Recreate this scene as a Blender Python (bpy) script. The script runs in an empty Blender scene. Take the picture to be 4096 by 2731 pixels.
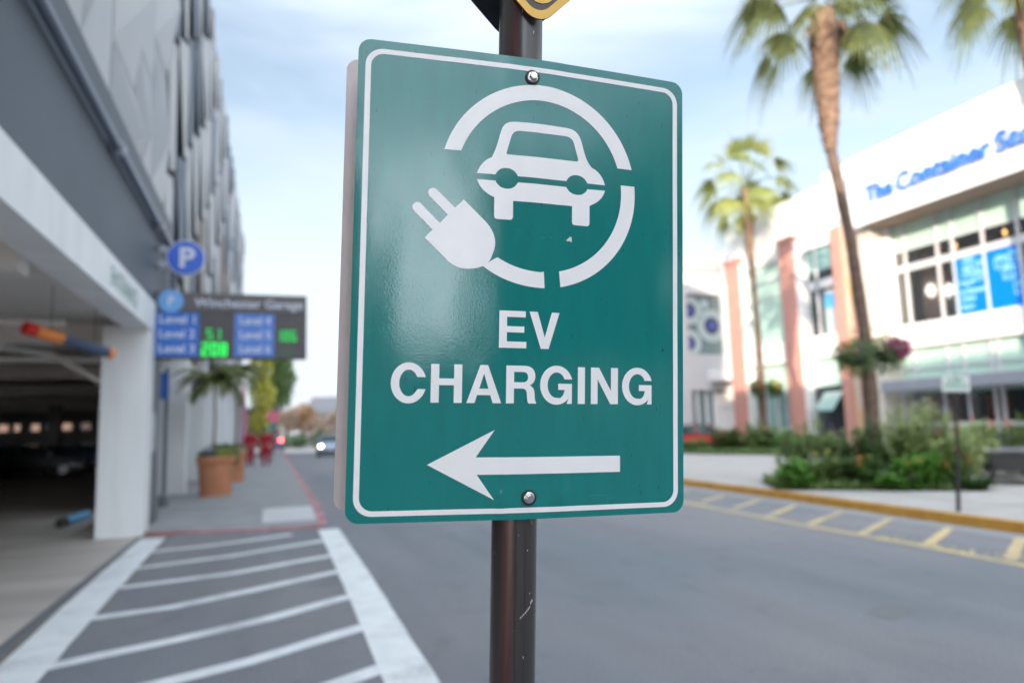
import bpy, bmesh, math, random
from mathutils import Vector, Matrix, noise
from math import sin, cos, pi, radians as R_, sqrt, atan2
random.seed(7)
SC = bpy.context.scene
COL = SC.collection
# ------------------------------------------------------------------ materials
MATS = {}
def mat(name, col, rough=.6, var=.12, vs=3., bump=0., bs=40., metal=0., coat=0., emit=None, es=1., spec=.5, col2=None, cs=1., trans=0., stretch=(1, 1, 1), crough=.05):
    m = bpy.data.materials.new(name); m.use_nodes = True
    nt = m.node_tree; N = nt.nodes; L = nt.links
    b = N['Principled BSDF']
    b.inputs['Roughness'].default_value = rough
    b.inputs['Metallic'].default_value = metal
    b.inputs['Specular IOR Level'].default_value = spec
    b.inputs['Coat Weight'].default_value = coat
    b.inputs['Coat Roughness'].default_value = crough
    tc = N.new('ShaderNodeTexCoord'); mp = N.new('ShaderNodeMapping')
    L.new(tc.outputs['Object'], mp.inputs[0]); mp.inputs['Scale'].default_value = stretch
    nz = N.new('ShaderNodeTexNoise'); nz.inputs['Scale'].default_value = vs
    nz.inputs['Detail'].default_value = 6; nz.inputs['Roughness'].default_value = .6
    L.new(mp.outputs[0], nz.inputs['Vector'])
    rp = N.new('ShaderNodeValToRGB')
    c = Vector(col[:3]); c2 = Vector(col2) if col2 else c*(1+var)
    c1 = c if col2 else c*(1-var)
    rp.color_ramp.elements[0].position = .33; rp.color_ramp.elements[1].position = .67
    rp.color_ramp.elements[0].color = (*c1, 1); rp.color_ramp.elements[1].color = (*c2, 1)
    L.new(nz.outputs['Fac'], rp.inputs[0])
    L.new(rp.outputs[0], b.inputs['Base Color'])
    if bump:
        n2 = N.new('ShaderNodeTexNoise'); n2.inputs['Scale'].default_value = bs; n2.inputs['Detail'].default_value = 3
        L.new(mp.outputs[0], n2.inputs['Vector'])
        bp = N.new('ShaderNodeBump'); bp.inputs['Strength'].default_value = bump; bp.inputs['Distance'].default_value = .01
        L.new(n2.outputs['Fac'], bp.inputs['Height']); L.new(bp.outputs[0], b.inputs['Normal'])
    if emit:
        b.inputs['Emission Color'].default_value = (*emit, 1); b.inputs['Emission Strength'].default_value = es
    if trans:
        tr = N.new('ShaderNodeBsdfTranslucent'); mx = N.new('ShaderNodeMixShader'); mx.inputs[0].default_value = trans
        L.new(rp.outputs[0], tr.inputs[0]); L.new(b.outputs[0], mx.inputs[1]); L.new(tr.outputs[0], mx.inputs[2])
        L.new(mx.outputs[0], N['Material Output'].inputs[0])
    m.diffuse_color = (*col[:3], 1)
    MATS[name] = m; return m
def glass_mat(name, tint=(.75, .85, .8), refl=.18):
    m = bpy.data.materials.new(name); m.use_nodes = True
    N = m.node_tree.nodes; L = m.node_tree.links; N.remove(N['Principled BSDF'])
    t = N.new('ShaderNodeBsdfTransparent'); t.inputs[0].default_value = (*tint, 1)
    g = N.new('ShaderNodeBsdfGlossy'); g.inputs['Roughness'].default_value = .02; g.inputs[0].default_value = (.9, .95, .95, 1)
    f = N.new('ShaderNodeFresnel'); f.inputs[0].default_value = 1.5
    a = N.new('ShaderNodeMath'); a.operation = 'ADD'; a.inputs[1].default_value = refl; a.use_clamp = True
    L.new(f.outputs[0], a.inputs[0]); mx = N.new('ShaderNodeMixShader'); L.new(a.outputs[0], mx.inputs[0])
    L.new(t.outputs[0], mx.inputs[1]); L.new(g.outputs[0], mx.inputs[2]); L.new(mx.outputs[0], N['Material Output'].inputs[0])
    MATS[name] = m; return m

M = {}
def asphalt():
    m = bpy.data.materials.new('asphalt'); m.use_nodes = True; N = m.node_tree.nodes; L = m.node_tree.links; b = N['Principled BSDF']; b.inputs['Roughness'].default_value = .82
    tc = N.new('ShaderNodeTexCoord')
    def nz(sc, det, st=(1, 1, 1), dist=0.):
        mp = N.new('ShaderNodeMapping'); mp.inputs['Scale'].default_value = st; L.new(tc.outputs['Object'], mp.inputs[0])
        n = N.new('ShaderNodeTexNoise'); n.inputs['Scale'].default_value = sc; n.inputs['Detail'].default_value = det; n.inputs['Distortion'].default_value = dist; L.new(mp.outputs[0], n.inputs['Vector']); return n
    def ramp(n, p0, c0, p1, c1):
        r = N.new('ShaderNodeValToRGB'); r.color_ramp.elements[0].position = p0; r.color_ramp.elements[0].color = (*c0, 1); r.color_ramp.elements[1].position = p1; r.color_ramp.elements[1].color = (*c1, 1); L.new(n.outputs['Fac'], r.inputs[0]); return r
    def mul(a, c, f=1.):
        x = N.new('ShaderNodeMixRGB'); x.blend_type = 'MULTIPLY'; x.inputs[0].default_value = f; L.new(a.outputs[0], x.inputs[1]); L.new(c.outputs[0], x.inputs[2]); return x
    base = ramp(nz(.28, 4, (1, .6, 1), .4), .38, (.148, .164, .188), .62, (.192, .189, .199))     # bluish and pinkish lanes of old asphalt
    lane = ramp(nz(.9, 5, (1.6, .16, 1)), .38, (.93, .93, .93), .62, (1.05, 1.05, 1.05))          # tyre-polished streaks along the road
    blot = ramp(nz(2.6, 6, (1, .7, 1), 1.), .28, (.86, .87, .88), .44, (1, 1, 1))                 # stains
    grit = ramp(nz(75, 2), .30, (.62, .62, .62), .70, (1.36, 1.36, 1.36))
    stone = ramp(nz(190, 1), .35, (.70, .70, .70), .72, (1.5, 1.5, 1.5))
    c = mul(mul(mul(mul(base, lane), blot), grit), stone, .8); L.new(c.outputs[0], b.inputs['Base Color'])
    n2 = nz(140, 3); bp = N.new('ShaderNodeBump'); bp.inputs['Strength'].default_value = .6; bp.inputs['Distance'].default_value = .008; L.new(n2.outputs['Fac'], bp.inputs['Height']); L.new(bp.outputs[0], b.inputs['Normal'])
    MATS['asphalt'] = m; return m
M['asphalt'] = asphalt()
M['concrete'] = mat('concrete', (.22, .23, .24), .9, .0, 1.6, .3, 90., col2=(.28, .285, .29))
M['plaza'] = mat('plaza', (.33, .32, .31), .9, 0, 1.1, .3, 60., col2=(.42, .40, .385))
M['paver_line'] = mat('paver_line', (.16, .155, .15), .9)
M['apron'] = mat('apron', (.14, .135, .135), .85, 0, .9, .3, 70., col2=(.19, .185, .18), stretch=(1, .35, 1))
M['garage_floor'] = mat('garage_floor', (.34, .31, .285), .7, 0, .6, .2, 50., col2=(.50, .46, .42), stretch=(.3, 1.6, 1))
M['white_paint'] = mat('white_paint', (.60, .635, .65), .7, 0, 3.2, .3, 120., col2=(.72, .74, .75))
M['worn_white'] = mat('worn_white', (.55, .585, .61), .75, 0, 5., .3, 120., col2=(.72, .745, .77))
M['yellow_paint'] = mat('yellow_paint', (.44, .34, .17), .75, 0, 9., .2, 120., col2=(.64, .50, .26))
M['yellow_kerb'] = mat('yellow_kerb', (.40, .19, .022), .75, 0, 4., .3, 60., col2=(.50, .27, .05))
M['red_kerb'] = mat('red_kerb', (.26, .10, .11), .8, 0, 2., .3, 60., col2=(.46, .26, .28))
M['pad'] = mat('pad', (.42, .43, .44), .8, 0, 8., col2=(.52, .53, .54))
M['gwhite'] = mat('gwhite', (.64, .66, .68), .7, 0, 1.6, .1, 30., col2=(.73, .75, .77), stretch=(1.5, 1.5, .22))
M['beam_white'] = mat('beam_white', (.73, .75, .77), .7, 0, 1.4, .1, 30., col2=(.83, .85, .87), stretch=(1, 1.2, .3))
M['ggrey'] = mat('ggrey', (.085, .105, .130), .6, .08, .7)
M['gledge'] = mat('gledge', (.055, .065, .078), .5, .1, 1.)
M['gpier'] = mat('gpier', (.11, .125, .145), .7, .1, 1.)
M['pipe'] = mat('pipe', (.09, .12, .17), .35, .08, 3., coat=.3)
M['pipefit'] = mat('pipefit', (.35, .37, .42), .4, .1, 5.)
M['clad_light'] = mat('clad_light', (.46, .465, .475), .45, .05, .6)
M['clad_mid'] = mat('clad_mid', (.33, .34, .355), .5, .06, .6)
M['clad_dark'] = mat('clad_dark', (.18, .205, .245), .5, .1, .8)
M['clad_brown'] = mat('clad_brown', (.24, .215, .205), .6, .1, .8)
M['gceil'] = mat('gceil', (.66, .64, .62), .85, .08, .7)
M['gdark'] = mat('gdark', (.22, .215, .21), .8, .15, 1.)
M['store_white'] = mat('store_white', (.78, .77, .75), .7, .03, .5, .1, 25.)
M['beige'] = mat('beige', (.62, .56, .48), .8, .05, 1.)
M['soffit'] = mat('soffit', (.30, .22, .17), .8, .06, 1.)
M['pink'] = mat('pink', (.60, .33, .29), .8, .06, 1.2, .15, 40.)
M['pink2'] = mat('pink2', (.54, .26, .21), .8, .05, 1.2, .15, 40.)
M['frame'] = mat('frame', (.62, .61, .63), .4, .04, 2.)
M['spandrel'] = mat('spandrel', (.50, .68, .58), .12, .05, 1., coat=.5)
M['spandrel2'] = mat('spandrel2', (.24, .38, .36), .12, .15, .5, coat=.5)
M['awning'] = mat('awning', (.27, .28, .32), .5, .05, 1.5)
M['dark_int'] = mat('dark_int', (.085, .072, .062), .8, .2, 1.)
M['upper_int'] = mat('upper_int', (.62, .60, .56), .8, .3, .5)
M['brown_int'] = mat('brown_int', (.55, .38, .32), .7, .15, 1., stretch=(1, 3, 1))
M['wood_int'] = mat('wood_int', (.34, .15, .065), .6, .25, 1.5, stretch=(1, 4, .6))
M['blue_poster'] = mat('blue_poster', (.0, .19, .72), .3, .04, 1.5)
M['blue_light'] = mat('blue_light', (.12, .46, .85), .4, .05, 4.)
M['cyan_txt'] = mat('cyan_txt', (.42, .78, .88), .4, .05, 4.)
M['store_blue'] = mat('store_blue', (.03, .17, .56), .35, .05, 3., coat=.3)
M['mural'] = mat('mural', (.62, .36, .12), .7, 0, 1.1, col2=(.55, .50, .46), stretch=(1, 3, .8))
M['grey_bld'] = mat('grey_bld', (.50, .50, .51), .8, .04, .6)
M['grey_bld2'] = mat('grey_bld2', (.36, .37, .38), .8, .05, .6)
M['art_glass'] = mat('art_glass', (.17, .23, .24), .2, .15, 1.2, coat=.4)
M['art_white'] = mat('art_white', (.42, .49, .50), .4, .06, 1.)
M['art_navy'] = mat('art_navy', (.05, .06, .15), .3, .3, 3.)
M['art_blue'] = mat('art_blue', (.09, .12, .42), .3, .2, 3.)
M['glass'] = glass_mat('glass', (.85, .9, .87), refl=.10)
M['glass_clear'] = glass_mat('glass_clear', (.7, .72, .7), -.03)
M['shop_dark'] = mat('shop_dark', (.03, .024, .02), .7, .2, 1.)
M['glass_dark'] = mat('glass_dark', (.03, .04, .042), .06, .2, 1., coat=.6)
M['sign_white'] = mat('sign_white', (.80, .78, .79), .32, .02, 30., .06, 900., coat=.35, crough=.2)
M['alu'] = mat('alu', (.56, .50, .50), .42, .05, 14., .05, 500., metal=.0)
M['bolt'] = mat('bolt', (.62, .62, .63), .22, .08, 90., metal=1.)
M['rubber'] = mat('rubber', (.012, .012, .013), .6)
M['diam_yellow'] = mat('diam_yellow', (.74, .42, .035), .4, .05, 12., coat=.2)
M['diam_black'] = mat('diam_black', (.07, .058, .052), .5, .12, 20., stretch=(6, 1, 1))
M['diam_back'] = mat('diam_back', (.012, .018, .03), .5, .2, 10.)
M['logo_blue'] = mat('logo_blue', (.01, .09, .52), .35, .05, 5., coat=.3)
M['logo_pale'] = mat('logo_pale', (.13, .34, .68), .35, .05, 5., coat=.3)
M['panel_blue'] = mat('panel_blue', (.02, .12, .46), .4, .05, 5.)
M['panel_blue2'] = mat('panel_blue2', (.06, .17, .52), .4, .05, 5.)
M['board'] = mat('board', (.060, .056, .058), .5, .15, 3.)
M['board2'] = mat('board2', (.095, .088, .09), .5, .1, 3.)
M['letter'] = mat('letter', (.55, .58, .68), .5, .04, 4.)
M['led'] = mat('led', (.0, .3, .06), .5, emit=(.0, .9, .09), es=.42)
M['led_mid'] = mat('led_mid', (.0, .2, .05), .5, emit=(.0, .8, .10), es=.22)
M['led_dim'] = mat('led_dim', (.02, .10, .04), .5, emit=(.02, .35, .08), es=.05)
M['terracotta'] = mat('terracotta', (.40, .17, .09), .8, .12, 2.5, .3, 40.)
M['soil'] = mat('soil', (.05, .035, .025), .95, .3, 10., .5, 40.)
M['trunk'] = mat('trunk', (.13, .085, .062), .9, .35, 3., .8, 18., stretch=(1, 1, 3.))
M['boot'] = mat('boot', (.20, .125, .085), .9, .40, 6., .9, 20., stretch=(1, 1, 1.4))
M['stem'] = mat('stem', (.10, .11, .05), .9, .2, 8.)
def leaf(name, a, b, vs=1.5): return mat(name, a, .5, 0, vs, col2=b, trans=.3)
M['palm_leaf'] = leaf('palm_leaf', (.075, .105, .035), (.21, .23, .07), 1.1)
M['palm_leaf2'] = leaf('palm_leaf2', (.10, .14, .035), (.30, .31, .08), .9)
M['pot_palm'] = leaf('pot_palm', (.08, .11, .03), (.17, .19, .06), 2.)
M['leaf_dark'] = leaf('leaf_dark', (.055, .12, .035), (.13, .23, .065), 3.)
M['leaf_mid'] = leaf('leaf_mid', (.11, .20, .06), (.26, .36, .12), 3.)
M['leaf_bright'] = leaf('leaf_bright', (.10, .26, .045), (.22, .42, .09), 3.)
M['leaf_pale'] = leaf('leaf_pale', (.28, .38, .16), (.56, .62, .30), 3.)
M['leaf_yellow'] = leaf('leaf_yellow', (.45, .45, .06), (.72, .68, .14), .8)
M['leaf_autumn'] = leaf('leaf_autumn', (.42, .20, .06), (.46, .33, .20), .8)
M['leaf_tan'] = leaf('leaf_tan', (.34, .24, .17), (.46, .35, .25), .8)
M['fl_pink'] = mat('fl_pink', (.62, .12, .20), .6, .2, 9., trans=.2)
M['fl_magenta'] = mat('fl_magenta', (.58, .07, .30), .6, .2, 9., trans=.2)
M['fl_orange'] = mat('fl_orange', (.72, .27, .06), .6, .2, 9., trans=.2)
M['fl_coral'] = mat('fl_coral', (.70, .22, .14), .6, .2, 9., trans=.2)
M['fl_purple'] = mat('fl_purple', (.16, .10, .34), .6, .2, 9., trans=.2)
M['fl_lilac'] = mat('fl_lilac', (.48, .38, .55), .6, .2, 9., trans=.2)
M['fl_yellow'] = mat('fl_yellow', (.66, .52, .12), .6, .2, 9., trans=.2)
M['wicker'] = mat('wicker', (.035, .033, .035), .6, .4, 60., .6, 150.)
M['table'] = mat('table', (.22, .22, .24), .4, .1, 4.)
M['black_metal'] = mat('black_metal', (.018, .018, .02), .4, .2, 8.)
M['nopark'] = mat('nopark', (.60, .64, .60), .4, .04, 8.)
M['sign_green'] = mat('sign_green', (.04, .30, .20), .5, .05, 8.)
M['faded_green'] = mat('faded_green', (.22, .40, .36), .7, .1, 6.)
M['red_cloth'] = mat('red_cloth', (.30, .010, .022), .9, .2, 6., .3, 60.)
M['dark_cloth'] = mat('dark_cloth', (.06, .012, .018), .9, .2, 6.)
M['skin'] = mat('skin', (.45, .26, .19), .6, .08, 8.)
M['hair'] = mat('hair', (.03, .02, .015), .7, .2, 20.)
M['teal_cap'] = mat('teal_cap', (.04, .20, .22), .7, .1, 9.)
M['car_blue'] = mat('car_blue', (.13, .20, .32), .3, .04, 2., coat=1., metal=.3)
M['car_navy'] = mat('car_navy', (.05, .055, .14), .3, .04, 2., coat=1.)
M['car_dark'] = mat('car_dark', (.03, .03, .035), .3, .04, 2., coat=1.)
M['car_dark2'] = mat('car_dark2', (.08, .085, .09), .3, .04, 2., coat=1.)
M['car_silver'] = mat('car_silver', (.36, .37, .39), .3, .04, 2., coat=1., metal=.4)
M['car_red'] = mat('car_red', (.45, .02, .03), .3, .04, 2., coat=1.)
M['car_glass'] = mat('car_glass', (.03, .05, .06), .05, .1, 2., coat=.5)
M['tyre'] = mat('tyre', (.015, .015, .016), .8)
M['rim'] = mat('rim', (.4, .4, .42), .3, metal=.8)
M['lamp_on'] = mat('lamp_on', (.9, .95, .8), .3, emit=(.88, 1., .66), es=17.)
M['lamp_off'] = mat('lamp_off', (.5, .52, .52), .15, coat=1.)
M['tail_on'] = mat('tail_on', (.8, .05, .05), .3, emit=(1., .045, .05), es=9.)
M['tail_off'] = mat('tail_off', (.3, .01, .01), .2, coat=1.)
M['plate'] = mat('plate', (.5, .42, .42), .5)
M['stop_pink'] = mat('stop_pink', (.60, .13, .20), .5, .05, 8.)
M['orange_end'] = mat('orange_end', (.80, .26, .06), .5, .08, 8.)
M['red_end'] = mat('red_end', (.62, .015, .01), .5, .08, 8.)
M['bar_blue'] = mat('bar_blue', (.05, .085, .15), .4, .1, 4.)
M['stop_blue'] = mat('stop_blue', (.10, .33, .60), .5, .1, 8.)
M['box_grey'] = mat('box_grey', (.33, .35, .37), .6, .05, 4.)
M['pinkband'] = mat('pinkband', (.62, .22, .38), .6, .05, 4.)
M['dark_brick'] = mat('dark_brick', (.13, .08, .06), .8, .15, 2.)
M['roof_grey'] = mat('roof_grey', (.17, .165, .18), .8, .1, 1.)
M['house_wall'] = mat('house_wall', (.46, .40, .38), .8, .08, .6)
M['white_lamp'] = mat('white_lamp', (.85, .85, .82), .4, emit=(1., .95, .85), es=.6)
M['amber_lamp'] = mat('amber_lamp', (.8, .4, .1), .4, emit=(1., .5, .15), es=1.2)
M['light_gap'] = mat('light_gap', (.5, .5, .48), .8)

# sign green: glossy sheeting with orange peel, faint streaks, scuffs
def wear(m, a, b_):
    # thermoplastic worn through to the asphalt in scuffed patches
    N = m.node_tree.nodes; L = m.node_tree.links; bs = N['Principled BSDF']; src = bs.inputs['Base Color'].links[0].from_socket
    tc = N.new('ShaderNodeTexCoord'); f = None
    for sc, p0, p1 in ((1.3, a, a+.14), (34., .42, .60)):
        n = N.new('ShaderNodeTexNoise'); n.inputs['Scale'].default_value = sc; n.inputs['Detail'].default_value = 7; n.inputs['Roughness'].default_value = .65; L.new(tc.outputs['Object'], n.inputs['Vector'])
        r = N.new('ShaderNodeMapRange'); r.inputs['From Min'].default_value = p0; r.inputs['From Max'].default_value = p1; r.inputs['To Min'].default_value = 1 if f is None else .25; r.inputs['To Max'].default_value = 0 if f is None else 1; L.new(n.outputs['Fac'], r.inputs['Value'])
        if f is None: f = r.outputs[0]
        else:
            q = N.new('ShaderNodeMath'); q.operation = 'MULTIPLY'; L.new(f, q.inputs[0]); L.new(r.outputs[0], q.inputs[1]); q2 = N.new('ShaderNodeMath'); q2.operation = 'MULTIPLY'; q2.inputs[1].default_value = b_; L.new(q.outputs[0], q2.inputs[0]); f = q2.outputs[0]
    x = N.new('ShaderNodeMixRGB'); x.inputs[2].default_value = (.20, .21, .225, 1); L.new(f, x.inputs[0]); L.new(src, x.inputs[1]); L.new(x.outputs[0], bs.inputs['Base Color'])
wear(M['white_paint'], .33, .6); wear(M['worn_white'], .36, .6); wear(M['yellow_paint'], .42, .8)
def sign_green():
    m = bpy.data.materials.new('sheeting_green'); m.use_nodes = True
    N = m.node_tree.nodes; L = m.node_tree.links; b = N['Principled BSDF']
    tc = N.new('ShaderNodeTexCoord')
    mp = N.new('ShaderNodeMapping'); mp.inputs['Scale'].default_value = (1, 1, .22); L.new(tc.outputs['Object'], mp.inputs[0])
    n = N.new('ShaderNodeTexNoise'); n.inputs['Scale'].default_value = 60; n.inputs['Detail'].default_value = 8; L.new(mp.outputs[0], n.inputs['Vector'])
    r = N.new('ShaderNodeValToRGB'); e = r.color_ramp.elements
    e[0].position = .3; e[0].color = (.0, .158, .150, 1); e[1].position = .75; e[1].color = (.0, .180, .171, 1)
    L.new(n.outputs['Fac'], r.inputs[0])
    # faint diagonal scuffs on the lower left
    mp2 = N.new('ShaderNodeMapping'); mp2.inputs['Rotation'].default_value = (0, R_(38), 0); mp2.inputs['Scale'].default_value = (.14, 1, 1.6); L.new(tc.outputs['Object'], mp2.inputs[0])
    n2 = N.new('ShaderNodeTexNoise'); n2.inputs['Scale'].default_value = 95; n2.inputs['Detail'].default_value = 3; L.new(mp2.outputs[0], n2.inputs['Vector'])
    r2 = N.new('ShaderNodeValToRGB'); r2.color_ramp.elements[0].position = .66; r2.color_ramp.elements[0].color = (0, 0, 0, 1); r2.color_ramp.elements[1].position = .74; r2.color_ramp.elements[1].color = (.33, .33, .33, 1)
    L.new(n2.outputs['Fac'], r2.inputs[0])
    big = N.new('ShaderNodeTexNoise'); big.inputs['Scale'].default_value = 5.5; L.new(tc.outputs['Object'], big.inputs['Vector'])
    rb = N.new('ShaderNodeValToRGB'); rb.color_ramp.elements[0].position = .52; rb.color_ramp.elements[1].position = .62; L.new(big.outputs['Fac'], rb.inputs[0])
    mu = N.new('ShaderNodeMath'); mu.operation = 'MULTIPLY'; L.new(r2.outputs[0], mu.inputs[0]); L.new(rb.outputs[0], mu.inputs[1])
    mx = N.new('ShaderNodeMixRGB'); mx.inputs[2].default_value = (.05, .26, .24, 1); L.new(mu.outputs[0], mx.inputs[0]); L.new(r.outputs[0], mx.inputs[1])
    # tiny dark specks
    n4 = N.new('ShaderNodeTexNoise'); n4.inputs['Scale'].default_value = 330; L.new(mp.outputs[0], n4.inputs['Vector'])
    r4 = N.new('ShaderNodeValToRGB'); r4.color_ramp.elements[0].position = .725; r4.color_ramp.elements[1].position = .76; L.new(n4.outputs['Fac'], r4.inputs[0])
    mx2 = N.new('ShaderNodeMixRGB'); mx2.inputs[2].default_value = (.001, .05, .05, 1); L.new(r4.outputs[0], mx2.inputs[0]); L.new(mx.outputs[0], mx2.inputs[1])
    L.new(mx2.outputs[0], b.inputs['Base Color'])
    b.inputs['Roughness'].default_value = .6; b.inputs['Specular IOR Level'].default_value = .1
    b.inputs['Coat Weight'].default_value = 1.; b.inputs['Coat Roughness'].default_value = .07; b.inputs['Coat IOR'].default_value = 1.58
    n3 = N.new('ShaderNodeTexNoise'); n3.inputs['Scale'].default_value = 520; n3.inputs['Detail'].default_value = 2; L.new(tc.outputs['Object'], n3.inputs['Vector'])
    bp = N.new('ShaderNodeBump'); bp.inputs['Strength'].default_value = .045; bp.inputs['Distance'].default_value = .002
    L.new(n3.outputs['Fac'], bp.inputs['Height']); L.new(bp.outputs[0], b.inputs['Normal']); L.new(bp.outputs[0], b.inputs['Coat Normal'])
    return m
M['sheet'] = sign_green()
def pole_paint():
    m = bpy.data.materials.new('pole_paint'); m.use_nodes = True
    N = m.node_tree.nodes; L = m.node_tree.links; b = N['Principled BSDF']
    tc = N.new('ShaderNodeTexCoord'); sx = N.new('ShaderNodeSeparateXYZ'); L.new(tc.outputs['Object'], sx.inputs[0])
    mp = N.new('ShaderNodeMapping'); mp.inputs['Scale'].default_value = (1, 1, .04); L.new(tc.outputs['Object'], mp.inputs[0])
    n = N.new('ShaderNodeTexNoise'); n.inputs['Scale'].default_value = 160; n.inputs['Detail'].default_value = 4; L.new(mp.outputs[0], n.inputs['Vector'])
    r = N.new('ShaderNodeValToRGB'); r.color_ramp.elements[0].color = (.022, .018, .018, 1); r.color_ramp.elements[1].color = (.048, .041, .041, 1)
    L.new(n.outputs['Fac'], r.inputs[0])
    # long maroon band: a red reflection painted into the pole colour
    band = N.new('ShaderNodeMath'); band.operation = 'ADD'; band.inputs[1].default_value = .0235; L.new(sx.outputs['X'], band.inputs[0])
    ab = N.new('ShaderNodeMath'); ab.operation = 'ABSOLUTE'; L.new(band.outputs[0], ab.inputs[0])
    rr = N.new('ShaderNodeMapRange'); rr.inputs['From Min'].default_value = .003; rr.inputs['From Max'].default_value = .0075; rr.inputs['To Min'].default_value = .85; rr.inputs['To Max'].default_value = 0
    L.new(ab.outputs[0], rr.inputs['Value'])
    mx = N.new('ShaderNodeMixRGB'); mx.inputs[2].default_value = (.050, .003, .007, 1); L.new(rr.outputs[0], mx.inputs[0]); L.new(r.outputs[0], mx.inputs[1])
    mp2 = N.new('ShaderNodeMapping'); mp2.inputs['Scale'].default_value = (1, 1, .3); L.new(tc.outputs['Object'], mp2.inputs[0])
    n4 = N.new('ShaderNodeTexNoise'); n4.inputs['Scale'].default_value = 210; n4.inputs['Detail'].default_value = 1; L.new(mp2.outputs[0], n4.inputs['Vector'])
    r4 = N.new('ShaderNodeValToRGB'); r4.color_ramp.elements[0].position = .76; r4.color_ramp.elements[1].position = .79; L.new(n4.outputs['Fac'], r4.inputs[0])
    mx2 = N.new('ShaderNodeMixRGB'); mx2.inputs[2].default_value = (.32, .27, .23, 1); L.new(r4.outputs[0], mx2.inputs[0]); L.new(mx.outputs[0], mx2.inputs[1])
    L.new(mx2.outputs[0], b.inputs['Base Color']); b.inputs['Roughness'].default_value = .33; b.inputs['Coat Weight'].default_value = .5; b.inputs['Coat Roughness'].default_value = .15
    bp = N.new('ShaderNodeBump'); bp.inputs['Strength'].default_value = .3; bp.inputs['Distance'].default_value = .001
    L.new(n.outputs['Fac'], bp.inputs['Height']); L.new(bp.outputs[0], b.inputs['Normal'])
    return m
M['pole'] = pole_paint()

# ------------------------------------------------------------------ mesh helpers
class MB:
    def __init__(s): s.v = []; s.f = []
    def add(s, vs, fs):
        o = len(s.v); s.v += [tuple(v) for v in vs]; s.f += [tuple(i+o for i in f) for f in fs]; return s
    def box(s, x0, x1, y0, y1, z0, z1):
        x0, x1 = sorted((x0, x1)); y0, y1 = sorted((y0, y1)); z0, z1 = sorted((z0, z1))
        return s.add([(x0,y0,z0),(x1,y0,z0),(x1,y1,z0),(x0,y1,z0),(x0,y0,z1),(x1,y0,z1),(x1,y1,z1),(x0,y1,z1)],
              [(3,2,1,0),(4,5,6,7),(0,1,5,4),(1,2,6,5),(2,3,7,6),(3,0,4,7)])
    def tube(s, pts, rs, n=12, cap=True):
        pts = [Vector(p) for p in pts]
        if not isinstance(rs, (list, tuple)): rs = [rs]*len(pts)
        vs = []; fs = []
        t0 = (pts[1]-pts[0]).normalized(); a = t0.orthogonal().normalized()
        for i, p in enumerate(pts):
            t = (pts[min(i+1, len(pts)-1)]-pts[max(i-1, 0)]).normalized()
            a = (a - t*a.dot(t)).normalized(); b = t.cross(a)
            for k in range(n):
                an = 2*pi*k/n; vs.append(p + (a*cos(an)+b*sin(an))*rs[i])
        for i in range(len(pts)-1):
            for k in range(n): fs.append((i*n+k, i*n+(k+1) % n, (i+1)*n+(k+1) % n, (i+1)*n+k))
        if cap: fs.append(tuple(reversed(range(n)))); fs.append(tuple(range((len(pts)-1)*n, len(pts)*n)))
        return s.add(vs, fs)
    def lathe(s, prof, c=(0, 0, 0), n=32):
        vs = []; fs = []
        for r, z in prof:
            for k in range(n): vs.append((c[0]+r*cos(2*pi*k/n), c[1]+r*sin(2*pi*k/n), c[2]+z))
        for i in range(len(prof)-1):
            for k in range(n): fs.append((i*n+k, i*n+(k+1) % n, (i+1)*n+(k+1) % n, (i+1)*n+k))
        fs.append(tuple(reversed(range(n)))); fs.append(tuple(range((len(prof)-1)*n, len(prof)*n)))
        return s.add(vs, fs)
    def prism(s, pts, d):            # pts: 3D polygon, d: extrusion vector
        n = len(pts); d = Vector(d)
        vs = [Vector(p) for p in pts]+[Vector(p)+d for p in pts]
        return s.add(vs, [tuple(reversed(range(n))), tuple(range(n, 2*n))]+[(i, (i+1) % n, n+(i+1) % n, n+i) for i in range(n)])
    def quad(s, a, b, c, d): return s.add([a, b, c, d], [(0, 1, 2, 3)])
    def build(s, name, m, parent=None, world=True, smooth=False, bevel=0., label=None):
        me = bpy.data.meshes.new(name); me.from_pydata([tuple(v) for v in s.v], [], s.f); me.update()
        me.materials.append(m); o = bpy.data.objects.new(name, me); COL.objects.link(o)
        if smooth:
            for p in me.polygons: p.use_smooth = True
            try: me.set_sharp_from_angle(angle=R_(40))
            except Exception: pass
        if bevel:
            b = o.modifiers.new('bev', 'BEVEL'); b.width = bevel; b.segments = 2; b.limit_method = 'ANGLE'
        if parent: attach(o, parent, world)
        if label: o['label'] = label
        return o
def build_each(mb, name, m, parent, world=True, smooth=False):
    par = list(range(len(mb.v)))
    def fd(a):
        while par[a] != a: par[a] = par[par[a]]; a = par[a]
        return a
    for f in mb.f:
        for i in f[1:]: par[fd(i)] = fd(f[0])
    gr = {}
    for f in mb.f: gr.setdefault(fd(f[0]), []).append(f)
    out = []
    for fs in gr.values():
        ids = sorted({i for f in fs for i in f}); mp = {a: n_ for n_, a in enumerate(ids)}
        q = MB(); q.add([mb.v[i] for i in ids], [tuple(mp[i] for i in f) for f in fs]); out.append(q.build(name, m, parent, world, smooth))
    return out
def wm(o):
    m = o.matrix_basis.copy()
    if o.parent: m = wm(o.parent) @ o.matrix_parent_inverse @ m
    return m
def attach(o, parent, world=True):
    o.parent = parent
    if world: o.matrix_parent_inverse = wm(parent).inverted()
def tag(o, label, cat, group=None):
    o['label'] = label; o['category'] = cat
    if group: o['group'] = group
    return o
def thing(name, loc, label, cat, group=None, rz=0.):
    o = bpy.data.objects.new(name, None); COL.objects.link(o); o.empty_display_size = .3
    o.location = loc; o.rotation_euler = (0, 0, rz)
    return tag(o, label, cat, group)
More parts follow.
